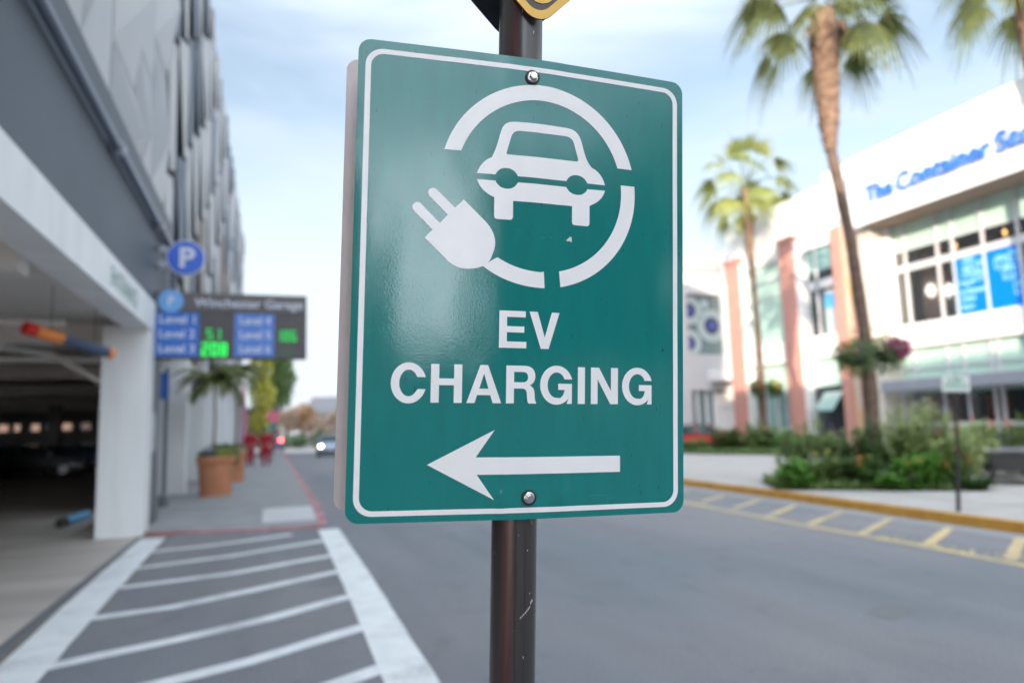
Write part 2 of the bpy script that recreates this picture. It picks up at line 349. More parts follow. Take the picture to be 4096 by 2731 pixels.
def struct(o, kind='structure'): o['kind'] = kind; return o
def dup(root, loc, rz, label, group=None):
    def cp(o, par):
        c = o.copy(); COL.objects.link(c)
        if par is not None: c.parent = par
        for ch in [x for x in COL.objects if x.parent == o]: cp(ch, c)
        return c
    r = cp(root, None); r.location = loc; r.rotation_euler = (0, 0, rz); r['label'] = label
    if group: r['group'] = group
    return r
def boxpart(name, m, par, *dims, **k): return MB().box(*dims).build(name, M[m], par, **k)

def flat(curve_fn):
    cu = bpy.data.curves.new('c', 'CURVE'); cu.dimensions = '2D'; cu.fill_mode = 'BOTH'
    curve_fn(cu); return to_mesh(cu)
def to_mesh(cu):
    o = bpy.data.objects.new('tmp', cu); COL.objects.link(o)
    dg = bpy.context.evaluated_depsgraph_get(); dg.update()
    me = bpy.data.meshes.new_from_object(o.evaluated_get(dg)); bpy.data.objects.remove(o)
    vs = [v.co.copy() for v in me.vertices]; fs = [tuple(p.vertices) for p in me.polygons]
    bpy.data.meshes.remove(me); return vs, fs
def shape(loops):
    def fn(cu):
        for lp in loops:
            sp = cu.splines.new('POLY'); sp.points.add(len(lp)-1); sp.use_cyclic_u = True
            for p, q in zip(sp.points, lp): p.co = (q[0], q[1], 0, 1)
    return flat(fn)
def text2d(s, x0, x1, y0, y1, ext=0., space=1., offset=0.):
    cu = bpy.data.curves.new('t', 'FONT'); cu.body = s; cu.size = 1; cu.extrude = ext and .5; cu.space_character = space; cu.offset = offset
    vs, fs = to_mesh(cu)
    ax = min(v.x for v in vs); bx = max(v.x for v in vs); ay = min(v.y for v in vs); by = max(v.y for v in vs)
    out = [Vector((x0+(v.x-ax)/(bx-ax)*(x1-x0), y0+(v.y-ay)/(by-ay)*(y1-y0), v.z*2*ext)) for v in vs]
    return out, fs
def place2d(vf, fn): return MB().add([fn(v) for v in vf[0]], vf[1])
def arc(cx, cy, r, a0, a1, n=24, ry=None):
    return [(cx+r*cos(R_(a0+(a1-a0)*i/n)), cy+(ry or r)*sin(R_(a0+(a1-a0)*i/n))) for i in range(n+1)]
def rrect(x0, x1, y0, y1, r, n=8):
    return arc(x1-r, y1-r, r, 0, 90, n)+arc(x0+r, y1-r, r, 90, 180, n)+arc(x0+r, y0+r, r, 180, 270, n)+arc(x1-r, y0+r, r, 270, 360, n)
def bez(p0, p1, p2, p3, n=10):
    out = []
    for i in range(n+1):
        t = i/n; a = (1-t)**3; b = 3*t*(1-t)**2; c = 3*t*t*(1-t); d = t**3
        out.append((a*p0[0]+b*p1[0]+c*p2[0]+d*p3[0], a*p0[1]+b*p1[1]+c*p2[1]+d*p3[1]))
    return out

# ------------------------------------------------------------------ camera
F = Vector((0, 0, 0)); pitch = math.atan2(194., 1600.); yaw = R_(19.22575); rho = .030
F = Vector((sin(yaw)*cos(pitch), cos(yaw)*cos(pitch), sin(pitch)))
R0 = Vector((cos(yaw), -sin(yaw), 0)); U0 = R0.cross(F)
Rr = cos(rho)*R0 - sin(rho)*U0; Ur = sin(rho)*R0 + cos(rho)*U0
cd = bpy.data.cameras.new('camera'); cam = bpy.data.objects.new('camera', cd); COL.objects.link(cam)
mw = Matrix((Rr, Ur, -F)).transposed().to_4x4(); mw.translation = (0, 0, 1.65); cam.matrix_world = mw
cd.lens = 36*1600/2352; cd.sensor_width = 36; cd.clip_start = .05; cd.clip_end = 2000
cd.dof.use_dof = True; cd.dof.focus_distance = .945; cd.dof.aperture_fstop = 2.55; cd.dof.aperture_blades = 0
SC.camera = cam

# ------------------------------------------------------------------ light
SUN_EL = R_(12.); SUN_DIR = Vector((-.6*cos(SUN_EL), -.8*cos(SUN_EL), sin(SUN_EL)))
ld = bpy.data.lights.new('sun', 'SUN'); ld.energy = 2.3; ld.angle = R_(.5); ld.color = (1., .86, .70)
lo = bpy.data.objects.new('sun', ld); COL.objects.link(lo); lo.rotation_euler = SUN_DIR.to_track_quat('Z', 'Y').to_euler(); lo.location = (0, 0, 60)
w = bpy.data.worlds.new('World'); SC.world = w; w.use_nodes = True
N = w.node_tree.nodes; L = w.node_tree.links; bg = N['Background']
sky = N.new('ShaderNodeTexSky'); sky.sky_type = 'NISHITA'; sky.sun_disc = False; sky.sun_elevation = SUN_EL; sky.sun_rotation = R_(216.87)
sky.air_density = 1.; sky.dust_density = .6; sky.ozone_density = 1.6
tc = N.new('ShaderNodeTexCoord'); mp = N.new('ShaderNodeMapping'); mp.inputs['Scale'].default_value = (1., 1., 3.2); mp.inputs['Rotation'].default_value = (0, 0, .6)
L.new(tc.outputs['Generated'], mp.inputs[0])
nz = N.new('ShaderNodeTexNoise'); nz.inputs['Scale'].default_value = 1.7; nz.inputs['Detail'].default_value = 7; nz.inputs['Roughness'].default_value = .52; nz.inputs['Distortion'].default_value = .5
L.new(mp.outputs[0], nz.inputs['Vector'])
cr = N.new('ShaderNodeValToRGB'); cr.color_ramp.elements[0].position = .36; cr.color_ramp.elements[0].color = (.16, .16, .16, 1); cr.color_ramp.elements[1].position = .66
L.new(nz.outputs['Fac'], cr.inputs[0])
sx = N.new('ShaderNodeSeparateXYZ'); L.new(tc.outputs['Generated'], sx.inputs[0])
mr = N.new('ShaderNodeMapRange'); mr.inputs['From Min'].default_value = .02; mr.inputs['From Max'].default_value = .34; mr.inputs['To Min'].default_value = .74; mr.inputs['To Max'].default_value = .0
L.new(sx.outputs['Z'], mr.inputs['Value'])
ad = N.new('ShaderNodeMath'); ad.operation = 'MULTIPLY_ADD'; ad.use_clamp = True; ad.inputs[1].default_value = .75
L.new(cr.outputs[0], ad.inputs[0]); L.new(mr.outputs[0], ad.inputs[2])
# clouds are brighter towards the sun (behind the viewer) and overhead
dt = N.new('ShaderNodeVectorMath'); dt.operation = 'DOT_PRODUCT'; dt.inputs[1].default_value = SUN_DIR; L.new(tc.outputs['Generated'], dt.inputs[0])
m1 = N.new('ShaderNodeMapRange'); m1.inputs['From Min'].default_value = -.1; m1.inputs['From Max'].default_value = 1; m1.inputs['To Min'].default_value = 0; m1.inputs['To Max'].default_value = 6.5; L.new(dt.outputs['Value'], m1.inputs['Value'])
m2 = N.new('ShaderNodeMapRange'); m2.inputs['From Min'].default_value = .45; m2.inputs['From Max'].default_value = 1; m2.inputs['To Min'].default_value = 1; m2.inputs['To Max'].default_value = 3.4; L.new(sx.outputs['Z'], m2.inputs['Value'])
m3 = N.new('ShaderNodeMath'); m3.operation = 'ADD'; L.new(m1.outputs[0], m3.inputs[0]); L.new(m2.outputs[0], m3.inputs[1])
cc = N.new('ShaderNodeVectorMath'); cc.operation = 'SCALE'; cc.inputs[0].default_value = (2.15, 2.33, 2.52); L.new(m3.outputs[0], cc.inputs['Scale'])
mx = N.new('ShaderNodeMixRGB'); L.new(cc.outputs[0], mx.inputs[2])
SKYB = N.new('ShaderNodeMixRGB'); SKYB.blend_type = 'MULTIPLY'; SKYB.inputs[0].default_value = 1; SKYB.inputs[2].default_value = (.80, .70, .62, 1)
L.new(sky.outputs[0], SKYB.inputs[1]); L.new(SKYB.outputs[0], mx.inputs[1]); L.new(ad.outputs[0], mx.inputs[0])
L.new(mx.outputs[0], bg.inputs[0]); bg.inputs[1].default_value = .13
SC.view_settings.view_transform = 'Standard'; SC.view_settings.look = 'None'; SC.view_settings.exposure = 1.8
SC.cycles.use_denoising = True; SC.cycles.max_bounces = 8; SC.cycles.diffuse_bounces = 6; SC.cycles.sample_clamp_indirect = 6.
SC.cycles.transparent_max_bounces = 8

# ------------------------------------------------------------------ ground, road, pavements
struct(MB().box(-400, 400, -300, 600, -.6, -.012).build('ground', M['concrete']))
def sheet(name, m, x0, x1, y0, y1, z): return struct(MB().quad((x0, y0, z), (x1, y0, z), (x1, y1, z), (x0, y1, z)).build(name, M[m]))
sheet('road', 'asphalt', -1.5, 9.62, -200, 62, 0.)
MB2 = MB().quad((-60, 62, -.003), (80, 62, -.003), (80, 76, -.003), (-60, 76, -.003)); struct(MB2.build('cross_street', M['plaza']))
sheet('driveway', 'apron', -2.02, -1.5, -60, 13.3, -.001)
# left pavement with red kerb, starts at y 12.9, rounded corner at x .95
pav = [(-2.9, 13.45), (-2., 13.45), (-1.3, 13.3), (-.4, 13.02), (.3, 12.9), (.75, 12.92), (.93, 13.05), (1., 13.4), (1.02, 62.), (-2.9, 62.)]
kin = [(-2.9, 13.6), (-2., 13.6), (-1.26, 13.45), (-.37, 13.17), (.3, 13.05), (.68, 13.07), (.80, 13.15), (.85, 13.45), (.87, 62.), (-2.9, 62.)]
HB, RY = .035, 15.4
def pz(y): return HB+(.15-HB)*max(0, min(1, (y-13.2)/(RY-13.2)))
k = MB(); fr = kin[1:8]
k.add([(x, y, pz(y)-.002) for x, y in fr]+[(x, RY, .148) for x, y in fr], [(i, i+1, len(fr)+i+1, len(fr)+i) for i in range(len(fr)-1)])
k.quad((-3.2, RY, .148), (.868, RY, .148), (.868, 62, .148), (-3.2, 62, .148)); k.quad((-3.2, 15.1, .148), (-2., 15.1, .148), (-2., RY, .148), (-3.2, RY, .148))
struct(k.build('pavement', M['concrete']))
k = MB(); pav2 = pav[1:8]+[(1.0, RY)]+[pav[8]]; kin2 = kin[1:8]+[(.85, RY)]+[kin[8]]
for i in range(len(pav2)-1):
    a, c = pav2[i], pav2[i+1]; p, q = kin2[i], kin2[i+1]; za, zc = pz(a[1]) if i < 8 else .15, pz(c[1])
    k.quad((a[0], a[1], -.01), (c[0], c[1], -.01), (c[0], c[1], zc), (a[0], a[1], za))
    k.quad((a[0], a[1], za), (c[0], c[1], zc), (q[0], q[1], zc+.0005), (p[0], p[1], za+.0005))
struct(k.build('kerb', M['red_kerb']))
# tactile pad
k = MB(); k.quad((-.12, 13.5, pz(13.5)+.012), (.82, 13.5, pz(13.5)+.012), (.82, 15.2, pz(15.2)+.012), (-.12, 15.2, pz(15.2)+.012))
for i in range(14):
    for j in range(10): k.lathe([(.022, 0), (.013, .008)], (-.07+j*.094, 13.62+i*.112, pz(13.62+i*.112)+.012), 6)
struct(k.build('tactile_paving', M['pad']))
# crosswalk
k = MB()
def strip(k, pts, w, z=.004, jit=0.):
    pts = [Vector((p[0], p[1], 0)) for p in pts]; L_ = []; R2 = []
    fine = []
    for a, c in zip(pts[:-1], pts[1:]):
        n_ = max(1, int((c-a).length/.35))
        fine += [a.lerp(c, i/n_) for i in range(n_)]
    fine.append(pts[-1])
    for i, p in enumerate(fine):
        t = (fine[min(i+1, len(fine)-1)]-fine[max(i-1, 0)]).normalized(); nn = Vector((-t.y, t.x, 0))
        L_.append(p+nn*(w/2+random.uniform(-jit, jit))); R2.append(p-nn*(w/2+random.uniform(-jit, jit)))
    for i in range(len(fine)-1): k.quad((R2[i].x, R2[i].y, z), (R2[i+1].x, R2[i+1].y, z), (L_[i+1].x, L_[i+1].y, z), (L_[i].x, L_[i].y, z))
strip(k, [(-1.79, 13.0), (-1.75, 9.), (-1.68, 6.), (-1.6, 1.)], .38, .006, .008)
strip(k, [(.96, 12.55), (.95, 9.), (.90, 5.), (.86, 1.)], .34, .006, .006)
struct(k.build('crosswalk_edge_lines', M['white_paint']))
k = MB()
S = [[(-1.6, 11.53), (-.78, 11.71), (-.1, 12.0), (.35, 12.25)], [(-1.6, 10.2), (-.5, 10.55), (.8, 11.3)], [(-1.55, 9.0), (-.44, 9.24), (.8, 9.9)], [(-1.58, 7.62), (-.88, 7.75), (-.19, 8.15), (.85, 8.8)],
     [(-1.6, 6.16), (-.73, 6.51), (0, 6.88), (.78, 7.42)], [(-1.55, 5.1), (-.67, 5.46), (-.13, 5.68), (.78, 6.25)], [(-1.5, 4.0), (-.4, 4.5), (.46, 4.96), (.78, 5.15)], [(-1.5, 2.8), (-.2, 3.4), (.75, 4.0)], [(-1.5, 1.6), (.75, 2.8)]]
for p in S: strip(k, p, .18, .004, .006)
struct(k.build('crosswalk_hatching', M['worn_white']))
# gutter line between apron and road
k = MB().box(-2.06, -2.0, -60, 13.4, -.01, .003); struct(k.build('gutter', M['gpier']))
# right kerb
def kx(y): return 9.62+.25*max(0, min(1, (y-7)/8.))**1.0+.0*y
KP = [(9.55, -200), (9.55, 5.), (9.6, 7.), (9.72, 9.2), (9.9, 11.6), (10.1, 15.8), (10.15, 33), (10.15, 62)]
k = MB(); p2 = MB()
for a, c in zip(KP[:-1], KP[1:]):
    k.quad((a[0], a[1], -.01), (a[0]+.02, a[1], .15), (c[0]+.02, c[1], .15), (c[0], c[1], -.01))
    k.quad((a[0]+.02, a[1], .15), (a[0]+.17, a[1], .152), (c[0]+.17, c[1], .152), (c[0]+.02, c[1], .15))
    p2.quad((a[0]+.165, a[1], .15), (60, a[1], .15), (60, c[1], .15), (c[0]+.165, c[1], .15))
struct(k.build('yellow_kerb', M['yellow_kerb'])); struct(p2.build('plaza_pavement', M['plaza']))
k = MB()
for a, c in zip(KP[:-1], KP[1:]): k.quad((a[0]-.45, a[1], .003), (a[0]-.005, a[1], .003), (c[0]-.005, c[1], .003), (c[0]-.45, c[1], .003))
struct(k.build('gutter_strip', M['concrete']))
k = MB()
for i in range(22):
    y = 3+i*1.3; k.quad((9.95, y, .1535), (12.0, y, .1535), (12.0, y+.02, .1535), (9.95, y+.02, .1535))
k.quad((11.2, 0, .1535), (11.22, 0, .1535), (11.22, 34, .1535), (11.2, 34, .1535))
for x in (14.5, 17.5, 20.5): k.quad((x, 0, .1535), (x+.02, 0, .1535), (x+.02, 34, .1535), (x, 34, .1535))
struct(k.build('paving_joints', M['paver_line']))
k = MB()
for a, c in [((8.39, 12.5), (9.4, 13.2)), ((8.21, 11.24), (9.42, 12.05)), ((7.96, 9.99), (9.42, 11.0)), ((7.85, 8.93), (9.42, 9.85)), ((7.78, 7.85), (9.42, 8.83)), ((7.85, 6.86), (9.38, 7.75)), ((7.8, 5.76), (9.25, 6.66)), ((7.8, 4.6), (9.2, 5.5)), ((8.4, 13.9), (9.45, 14.6)), ((8.5, 15.2), (9.5, 15.9)), ((8.6, 16.7), (9.5, 17.3)), ((8.6, 18.2), (9.5, 18.8))]:
    strip(k, [a, c], .135, .0075, .006)
struct(k.build('yellow_hatching', M['yellow_paint']))
k = MB(); strip(k, [(8.35, 24), (8.2, 16), (8.03, 12.6), (7.8, 8.9), (7.78, 7.0), (7.66, 5.5), (7.6, 3)], .15, .0045, .02)
rs = random.Random(3)
for i in range(46):
    y = rs.uniform(5.4, 7.6); x = 7.86+rs.uniform(-.12, .16); strip(k, [(x, y), (x+rs.uniform(.06, .2), y+rs.uniform(.02, .12))], rs.uniform(.015, .04), .0055)
struct(k.build('yellow_edge_line', M['yellow_paint']))
# road patches: darker repair, seam, oil mark
k = MB(); M['patch'] = mat('patch', (.150, .158, .165), .85, .06, 3., .4, 150.); M['patch2'] = mat('patch2', (.18, .17, .172), .85, .05, 2., .4, 150.)
k.quad((4.8, 4.55, .0035), (5.25, 4.75, .0035), (5.2, 5.0, .0035), (4.72, 4.8, .0035))
struct(k.build('road_repair_patches', M['patch']))

# ------------------------------------------------------------------ EV charging sign on its post (local: x right, y away, z up)
BOW = .011; HW = .2286; HH = .3048; ZC = 1.84
def surf(u, v):
    d = BOW*(1-(sqrt(u*u+.012**2)-.012)/HW)
    d += .0009*noise.noise(Vector((u*8, v*5, 1.3)))+.0003*noise.noise(Vector((u*24, v*14, 4.3)))
    # sheet pressed against the pole edges near both bolts
    for (a, b_, h, su, sv) in ((-.036, -.283, .0030, .008, .016), (.045, -.272, .0034, .009, .014), (-.030, -.235, .0011, .005, .045), (.020, -.262, -.0012, .012, .018), (0, -.278, -.0010, .016, .02), (0, .279, -.0005, .022, .022), (-.034, .290, .0004, .012, .030), (.034, .29, .0004, .012, .03), (.006, .1, .0004, .010, .16)):
        d += h*math.exp(-((u-a)/su)**2-((v-b_)/sv)**2)
    return d
root = bpy.data.objects.new('sign_post', None); COL.objects.link(root)
U_ = Vector((.99747161, -.06519874, -.02827556)); V_ = Vector((.0241415, -.06334556, .99769962)); N_ = Vector((-.06683989, -.99585966, -.0616114))
P0 = Vector((.3221723, .85254805, 1.83553254)); mw = Matrix((U_, -N_, V_)).transposed().to_4x4(); mw.translation = P0-V_*ZC; root.matrix_world = mw
tag(root, 'green sign with white car and plug symbol and left arrow on a dark brown pole', 'street sign')
def cut(vs, fs, du=.005, dv=.02, lim=None):
    bm = bmesh.new(); vv = [bm.verts.new((v[0], v[1], 0)) for v in vs]
    for f in fs:
        try: bm.faces.new([vv[i] for i in f])
        except ValueError: pass
    for ax, st in ((0, du), (1, dv)):
        lo = min(v[ax] for v in vs); hi = max(v[ax] for v in vs); c = math.ceil(lo/st)*st
        while c < hi-1e-6:
            pl = [0, 0, 0]; pl[ax] = c; no = [0, 0, 0]; no[ax] = 1
            bmesh.ops.bisect_plane(bm, geom=bm.verts[:]+bm.edges[:]+bm.faces[:], plane_co=pl, plane_no=no, dist=1e-7); c += st
    bm.verts.index_update(); r = [tuple(v.co) for v in bm.verts], [tuple(v.index for v in f.verts) for f in bm.faces]; bm.free(); return r
def on_sign(vs, fs, off=.0004): # (u,v) metres -> local
    vs, fs = cut(vs, fs); return MB().add([(v[0], -surf(v[0], v[1])-off, ZC+v[1]) for v in vs], fs)
mm = lambda L_: [(x/1000., y/1000.) for x, y in L_]
# panel: front, back and rim
vs, fs = shape([rrect(-HW, HW, -HH, HH, .0165)]); vs, fs = cut(vs, fs, .005, .01)
pb = MB().add([(v[0], -surf(v[0], v[1]), ZC+v[1]) for v in vs], fs)
panel = pb.build('sign_panel', M['sheet'], root, world=False, smooth=True)
rim = rrect(-HW, HW, -HH, HH, .0165, 10); rf = []
for a, c in zip(rim, rim[1:]+rim[:1]):
    n_ = max(1, int(math.hypot(c[0]-a[0], c[1]-a[1])/.005)); rf += [(a[0]+(c[0]-a[0])*i/n_, a[1]+(c[1]-a[1])*i/n_) for i in range(n_)]
k = MB(); n_ = len(rf)
k.add([(a[0], -surf(*a)+.0001, ZC+a[1]) for a in rf]+[(a[0], -surf(*a)+.0022, ZC+a[1]) for a in rf], [(i, n_+i, n_+(i+1) % n_, (i+1) % n_) for i in range(n_)])
k.add([(v[0], -surf(v[0], v[1])+.0022, ZC+v[1]) for v in vs], [tuple(reversed(f)) for f in fs])
k.build('backing_plate', M['alu'], panel, world=False)
W_ = M['sign_white']
vf = shape([rrect(-.2195, .2195, -.2965, .2935, .0225, 10), rrect(-.2125, .2125, -.2900, .2870, .0165, 10)])
on_sign(*vf).build('border_line', W_, panel, world=False, smooth=True)
# charging symbol
cx, cy, ro, ri = 15, 132.2, 137.2, 116.2
def ang(r, v): return math.degrees(math.asin((v-cy)/r))
loops = []
a0 = ang(ro, 168.3); a1 = 180-ang(ro, 170); b0 = ang(ri, 168.3); b1 = 180-ang(ri, 170)
loops.append(arc(cx, cy, ro, a0, a1, 60)+arc(cx, cy, ri, b1, b0, 60))
t0 = ang(ro, 145.1); t1 = ang(ri, 145.0)
loops.append(arc(cx, cy, ro, t0, -78.6, 40)+arc(cx, cy, ri, -77.5, t1, 40))
loops.append([(18.5, 17.0)]+arc(cx, cy, ri, -91, -121, 12)+arc(cx, cy, ro, -125.5, -88, 14)) # cord
plug = [(-90.3, 105.7), (-59.8, 77.2)]+bez((-59.8, 77.2), (-47.5, 64), (-45.5, 50), (-51.3, 36.6), 8)[1:]+bez((-51.3, 36.6), (-54, 27), (-59, 22), (-65.4, 19.2), 5)[1:]+bez((-65.4, 19.2), (-80, 13.5), (-95, 13.5), (-107.5, 22.6), 8)[1:]+[(-139.4, 53.0), (-129.8, 63.8)]
pr1 = [(-129.8, 63.8), (-153.2, 86.0)]; 
def prong(p, q, r, s):  # p base, q tip-left, r tip-right, s base
    mx_, my_ = (q[0]+r[0])/2, (q[1]+r[1])/2; rad = math.hypot(q[0]-r[0], q[1]-r[1])/2; a = math.degrees(atan2(q[1]-my_, q[0]-mx_))
    return [p]+arc(mx_, my_, rad, a, a-180, 10)+[s]
plug = plug[:-1]+prong((-129.8, 63.8), (-154.2, 87.0), (-145.2, 96.2), (-120.6, 73.0))+prong((-110.6, 84.4), (-134.6, 107.2), (-125.6, 116.4), (-101.4, 94.2))
loops.append(plug)
up = [(-73.7, 142.1)]+bez((-73.7, 142.1), (-71, 152), (-63, 161.5), (-54.4, 164.6), 6)[1:]+bez((-54.4, 164.6), (-49, 175), (-46, 187), (-42.5, 201), 6)[1:]+bez((-42.5, 201), (-39.5, 212), (-33, 215), (-22, 215.6), 6)[1:]+[(16.5, 216.3), (50, 215.8)]+bez((50, 215.8), (64, 215), (69, 208), (72.3, 196), 6)[1:]+bez((72.3, 196), (76, 182), (79, 172), (87.0, 164.8), 6)[1:]+bez((87., 164.8), (97, 161.5), (104, 153), (106.7, 142.5), 6)[1:]
up += [(80.6, 142.4)]+bez((80.6, 142.4), (77, 149.5), (71, 152.2), (65, 152.2), 5)[1:]+bez((65, 152.2), (58, 152.2), (52, 149), (49.6, 142.4), 5)[1:]+[(-18.6, 142.2)]+bez((-18.6, 142.2), (-22, 149), (-27, 152.0), (-33.8, 152.0), 5)[1:]+bez((-33.8, 152.), (-41, 152), (-46, 149), (-49.2, 142.2), 5)[1:]
win = [(-34.6, 172.6)]+bez((-34.6, 172.6), (-31.5, 184), (-30, 190), (-28, 196), 4)[1:]+bez((-28, 196), (-25.5, 202), (-22, 203.6), (-16.5, 203.8), 5)[1:]+[(47.5, 204.2)]+bez((47.5, 204.2), (55, 204), (58, 201), (60, 196.5), 5)[1:]+[(66.6, 174.5)]+bez((66.6, 174.5), (67, 172), (66, 171), (63.5, 171), 3)[1:]+[(-32, 170.4)]+bez((-32, 170.4), (-35, 170.5), (-35, 171.5), (-34.6, 172.6), 3)[1:-1]
lw = [(-73.7, 134.0), (-49.1, 134.0)]+bez((-49.1, 134.), (-46, 127), (-40, 124.2), (-33.8, 124.2), 5)[1:]+bez((-33.8, 124.2), (-27, 124.2), (-22, 127), (-18.6, 134), 5)[1:]+[(49.2, 134.4)]+bez((49.2, 134.4), (53, 127.5), (59, 125), (65.2, 125), 5)[1:]+bez((65.2, 125), (72, 125), (77, 127.5), (80.8, 134.4), 5)[1:]+[(106.8, 135)]+bez((106.8, 135), (104, 124.5), (96, 117), (83.8, 111.8), 6)[1:]+[(83.8, 88)]+bez((83.8, 88), (83.8, 84.5), (82.5, 83.2), (79, 83.2), 3)[1:]+[(63, 83.2)]+bez((63, 83.2), (59.5, 83.2), (58.2, 84.5), (58.2, 88), 3)[1:]+[(58.2, 108.9), (-24.9, 108.6), (-24.9, 88)]+bez((-24.9, 88), (-24.9, 84.5), (-26, 83), (-30, 83), 3)[1:]+[(-45, 83)]+bez((-45, 83), (-49, 83), (-50.2, 84.5), (-50.2, 88), 3)[1:]+[(-50.2, 111.6)]+bez((-50.2, 111.6), (-62, 116), (-70, 123), (-73.7, 134), 6)[1:-1]
k = MB()
for lp in loops[:2]+[loops[2], loops[3]]:
    q = on_sign(*shape([mm(lp)])) if lp is not loops[3] else on_sign(*shape([mm(lp)]), off=.00055); k.add(q.v, q.f)
for lp in ([up, win], [lw]):
    q = on_sign(*shape([mm(x) for x in lp])); k.add(q.v, q.f)
k.build('charging_symbol', W_, panel, world=False, smooth=True)
# lettering: bold grotesque drawn glyph by glyph (box x0..x1, cap height y0..y1)
def glyph(ch, x0, x1, y0, y1):
    w, h = x1-x0, y1-y0; s = 10.4/48.9  # stem relative to height
    t = s*h; X = lambda a: x0+a; Y = lambda a: y0+a
    if ch == 'E': return [[(X(0), Y(0)), (X(w), Y(0)), (X(w), Y(.172*h)), (X(t), Y(.172*h)), (X(t), Y(.42*h)), (X(w*.915), Y(.42*h)), (X(w*.915), Y(.585*h)), (X(t), Y(.585*h)), (X(t), Y(.835*h)), (X(w*.965), Y(.835*h)), (X(w*.965), Y(h)), (X(0), Y(h))]]
    if ch == 'V': return [[(X(0), Y(h)), (X(.27*w), Y(h)), (X(.515*w), Y(.31*h)), (X(.745*w), Y(h)), (X(w), Y(h)), (X(.645*w), Y(0)), (X(.385*w), Y(0))]]
    if ch == 'H': return [[(X(0), Y(0)), (X(t), Y(0)), (X(t), Y(.455*h)), (X(w-t), Y(.455*h)), (X(w-t), Y(0)), (X(w), Y(0)), (X(w), Y(h)), (X(w-t), Y(h)), (X(w-t), Y(.63*h)), (X(t), Y(.63*h)), (X(t), Y(h)), (X(0), Y(h))]]
    if ch == 'I': return [[(X(0), Y(0)), (X(w), Y(0)), (X(w), Y(h)), (X(0), Y(h))]]
    if ch == 'N': return [[(X(0), Y(0)), (X(.245*w), Y(0)), (X(.245*w), Y(.675*h)), (X(.715*w), Y(0)), (X(w), Y(0)), (X(w), Y(h)), (X(.74*w), Y(h)), (X(.74*w), Y(.36*h)), (X(.295*w), Y(h)), (X(0), Y(h))]]
    if ch == 'A': return [[(X(0), Y(0)), (X(.23*w), Y(0)), (X(.30*w), Y(.21*h)), (X(.68*w), Y(.21*h)), (X(.755*w), Y(0)), (X(w), Y(0)), (X(.605*w), Y(h)), (X(.385*w), Y(h))], [(X(.36*w), Y(.378*h)), (X(.495*w), Y(.775*h)), (X(.625*w), Y(.378*h))]]
    if ch == 'R':
        o = [(X(0), Y(0)), (X(t), Y(0)), (X(t), Y(.395*h)), (X(.52*w), Y(.395*h))]
        o += bez((X(.52*w), Y(.395*h)), (X(.67*w), Y(.395*h)), (X(.68*w), Y(.32*h)), (X(.69*w), Y(.21*h)), 6)[1:]+bez((X(.69*w), Y(.21*h)), (X(.695*w), Y(.08*h)), (X(.71*w), Y(.03*h)), (X(.745*w), Y(0)), 4)[1:]
        o += [(X(w), Y(0)), (X(w), Y(.035*h))]+bez((X(w), Y(.035*h)), (X(.955*w), Y(.07*h)), (X(.955*w), Y(.13*h)), (X(.95*w), Y(.24*h)), 5)[1:]+bez((X(.95*w), Y(.24*h)), (X(.94*w), Y(.39*h)), (X(.88*w), Y(.44*h)), (X(.78*w), Y(.482*h)), 6)[1:]
        o += bez((X(.78*w), Y(.482*h)), (X(.91*w), Y(.53*h)), (X(.965*w), Y(.62*h)), (X(.965*w), Y(.72*h)), 6)[1:]+bez((X(.965*w), Y(.72*h)), (X(.965*w), Y(.90*h)), (X(.84*w), Y(h)), (X(.62*w), Y(h)), 7)[1:]+[(X(0), Y(h))]
        hole = [(X(t), Y(.56*h)), (X(.54*w), Y(.56*h))]+bez((X(.54*w), Y(.56*h)), (X(.67*w), Y(.56*h)), (X(.72*w), Y(.61*h)), (X(.72*w), Y(.70*h)), 5)[1:]+bez((X(.72*w), Y(.70*h)), (X(.72*w), Y(.79*h)), (X(.67*w), Y(.835*h)), (X(.54*w), Y(.835*h)), 5)[1:]+[(X(t), Y(.835*h))]
        return [o, hole]
    if ch in 'CG':
        ov = .025*h; cx_, cy_ = (X(.5*w), Y(h/2)) if ch == 'C' else (X(.5*w), Y(h/2)); rx, ry = w/2, h/2+ov
        ix, iy = rx-t*1.0, ry-t*.86
        def el(a, rx, ry): return (cx_+rx*cos(R_(a)), cy_+ry*sin(R_(a)))
        if ch == 'C':
            o = [el(a, rx, ry) for a in [17+i*(343-17-2)/50. for i in range(51)]]
            inn = [el(a, ix, iy) for a in [337-i*(337-25)/50. for i in range(51)]]
            return [o+[(X(w*.985), Y(.345*h)), (X(w*.76), Y(.345*h))]+inn[4:-3]+[(X(w*.74), Y(.655*h)), (X(w*.985), Y(.655*h))]]
        rx = w*.515; cx_ = X(rx); ix = rx-t*1.0
        o = [el(a, rx, ry) for a in [19+i*(317-19)/46. for i in range(47)]]
        inn = [el(a, ix, iy) for a in [318-i*(318-28)/46. for i in range(47)]]
        return [o+[(X(.835*w), Y(.0*h)), (X(w), Y(0)), (X(w), Y(.54*h)), (X(.565*w), Y(.54*h)), (X(.565*w), Y(.375*h)), (X(.765*w), Y(.375*h))]+bez((X(.765*w), Y(.375*h)), (X(.755*w), Y(.26*h)), (X(.70*w), Y(.19*h)), (X(.62*w), Y(.15*h)), 5)[1:]+inn[7:-1]+[(X(.755*w), Y(.66*h)), (X(.985*w), Y(.66*h))]]
k = MB()
for ch, x0, x1 in (('E', -41.1, -4.6), ('V', -.8, 41.2)):
    q = on_sign(*shape([mm(l) for l in glyph(ch, x0, x1, -85.2, -36.8)])); k.add(q.v, q.f)
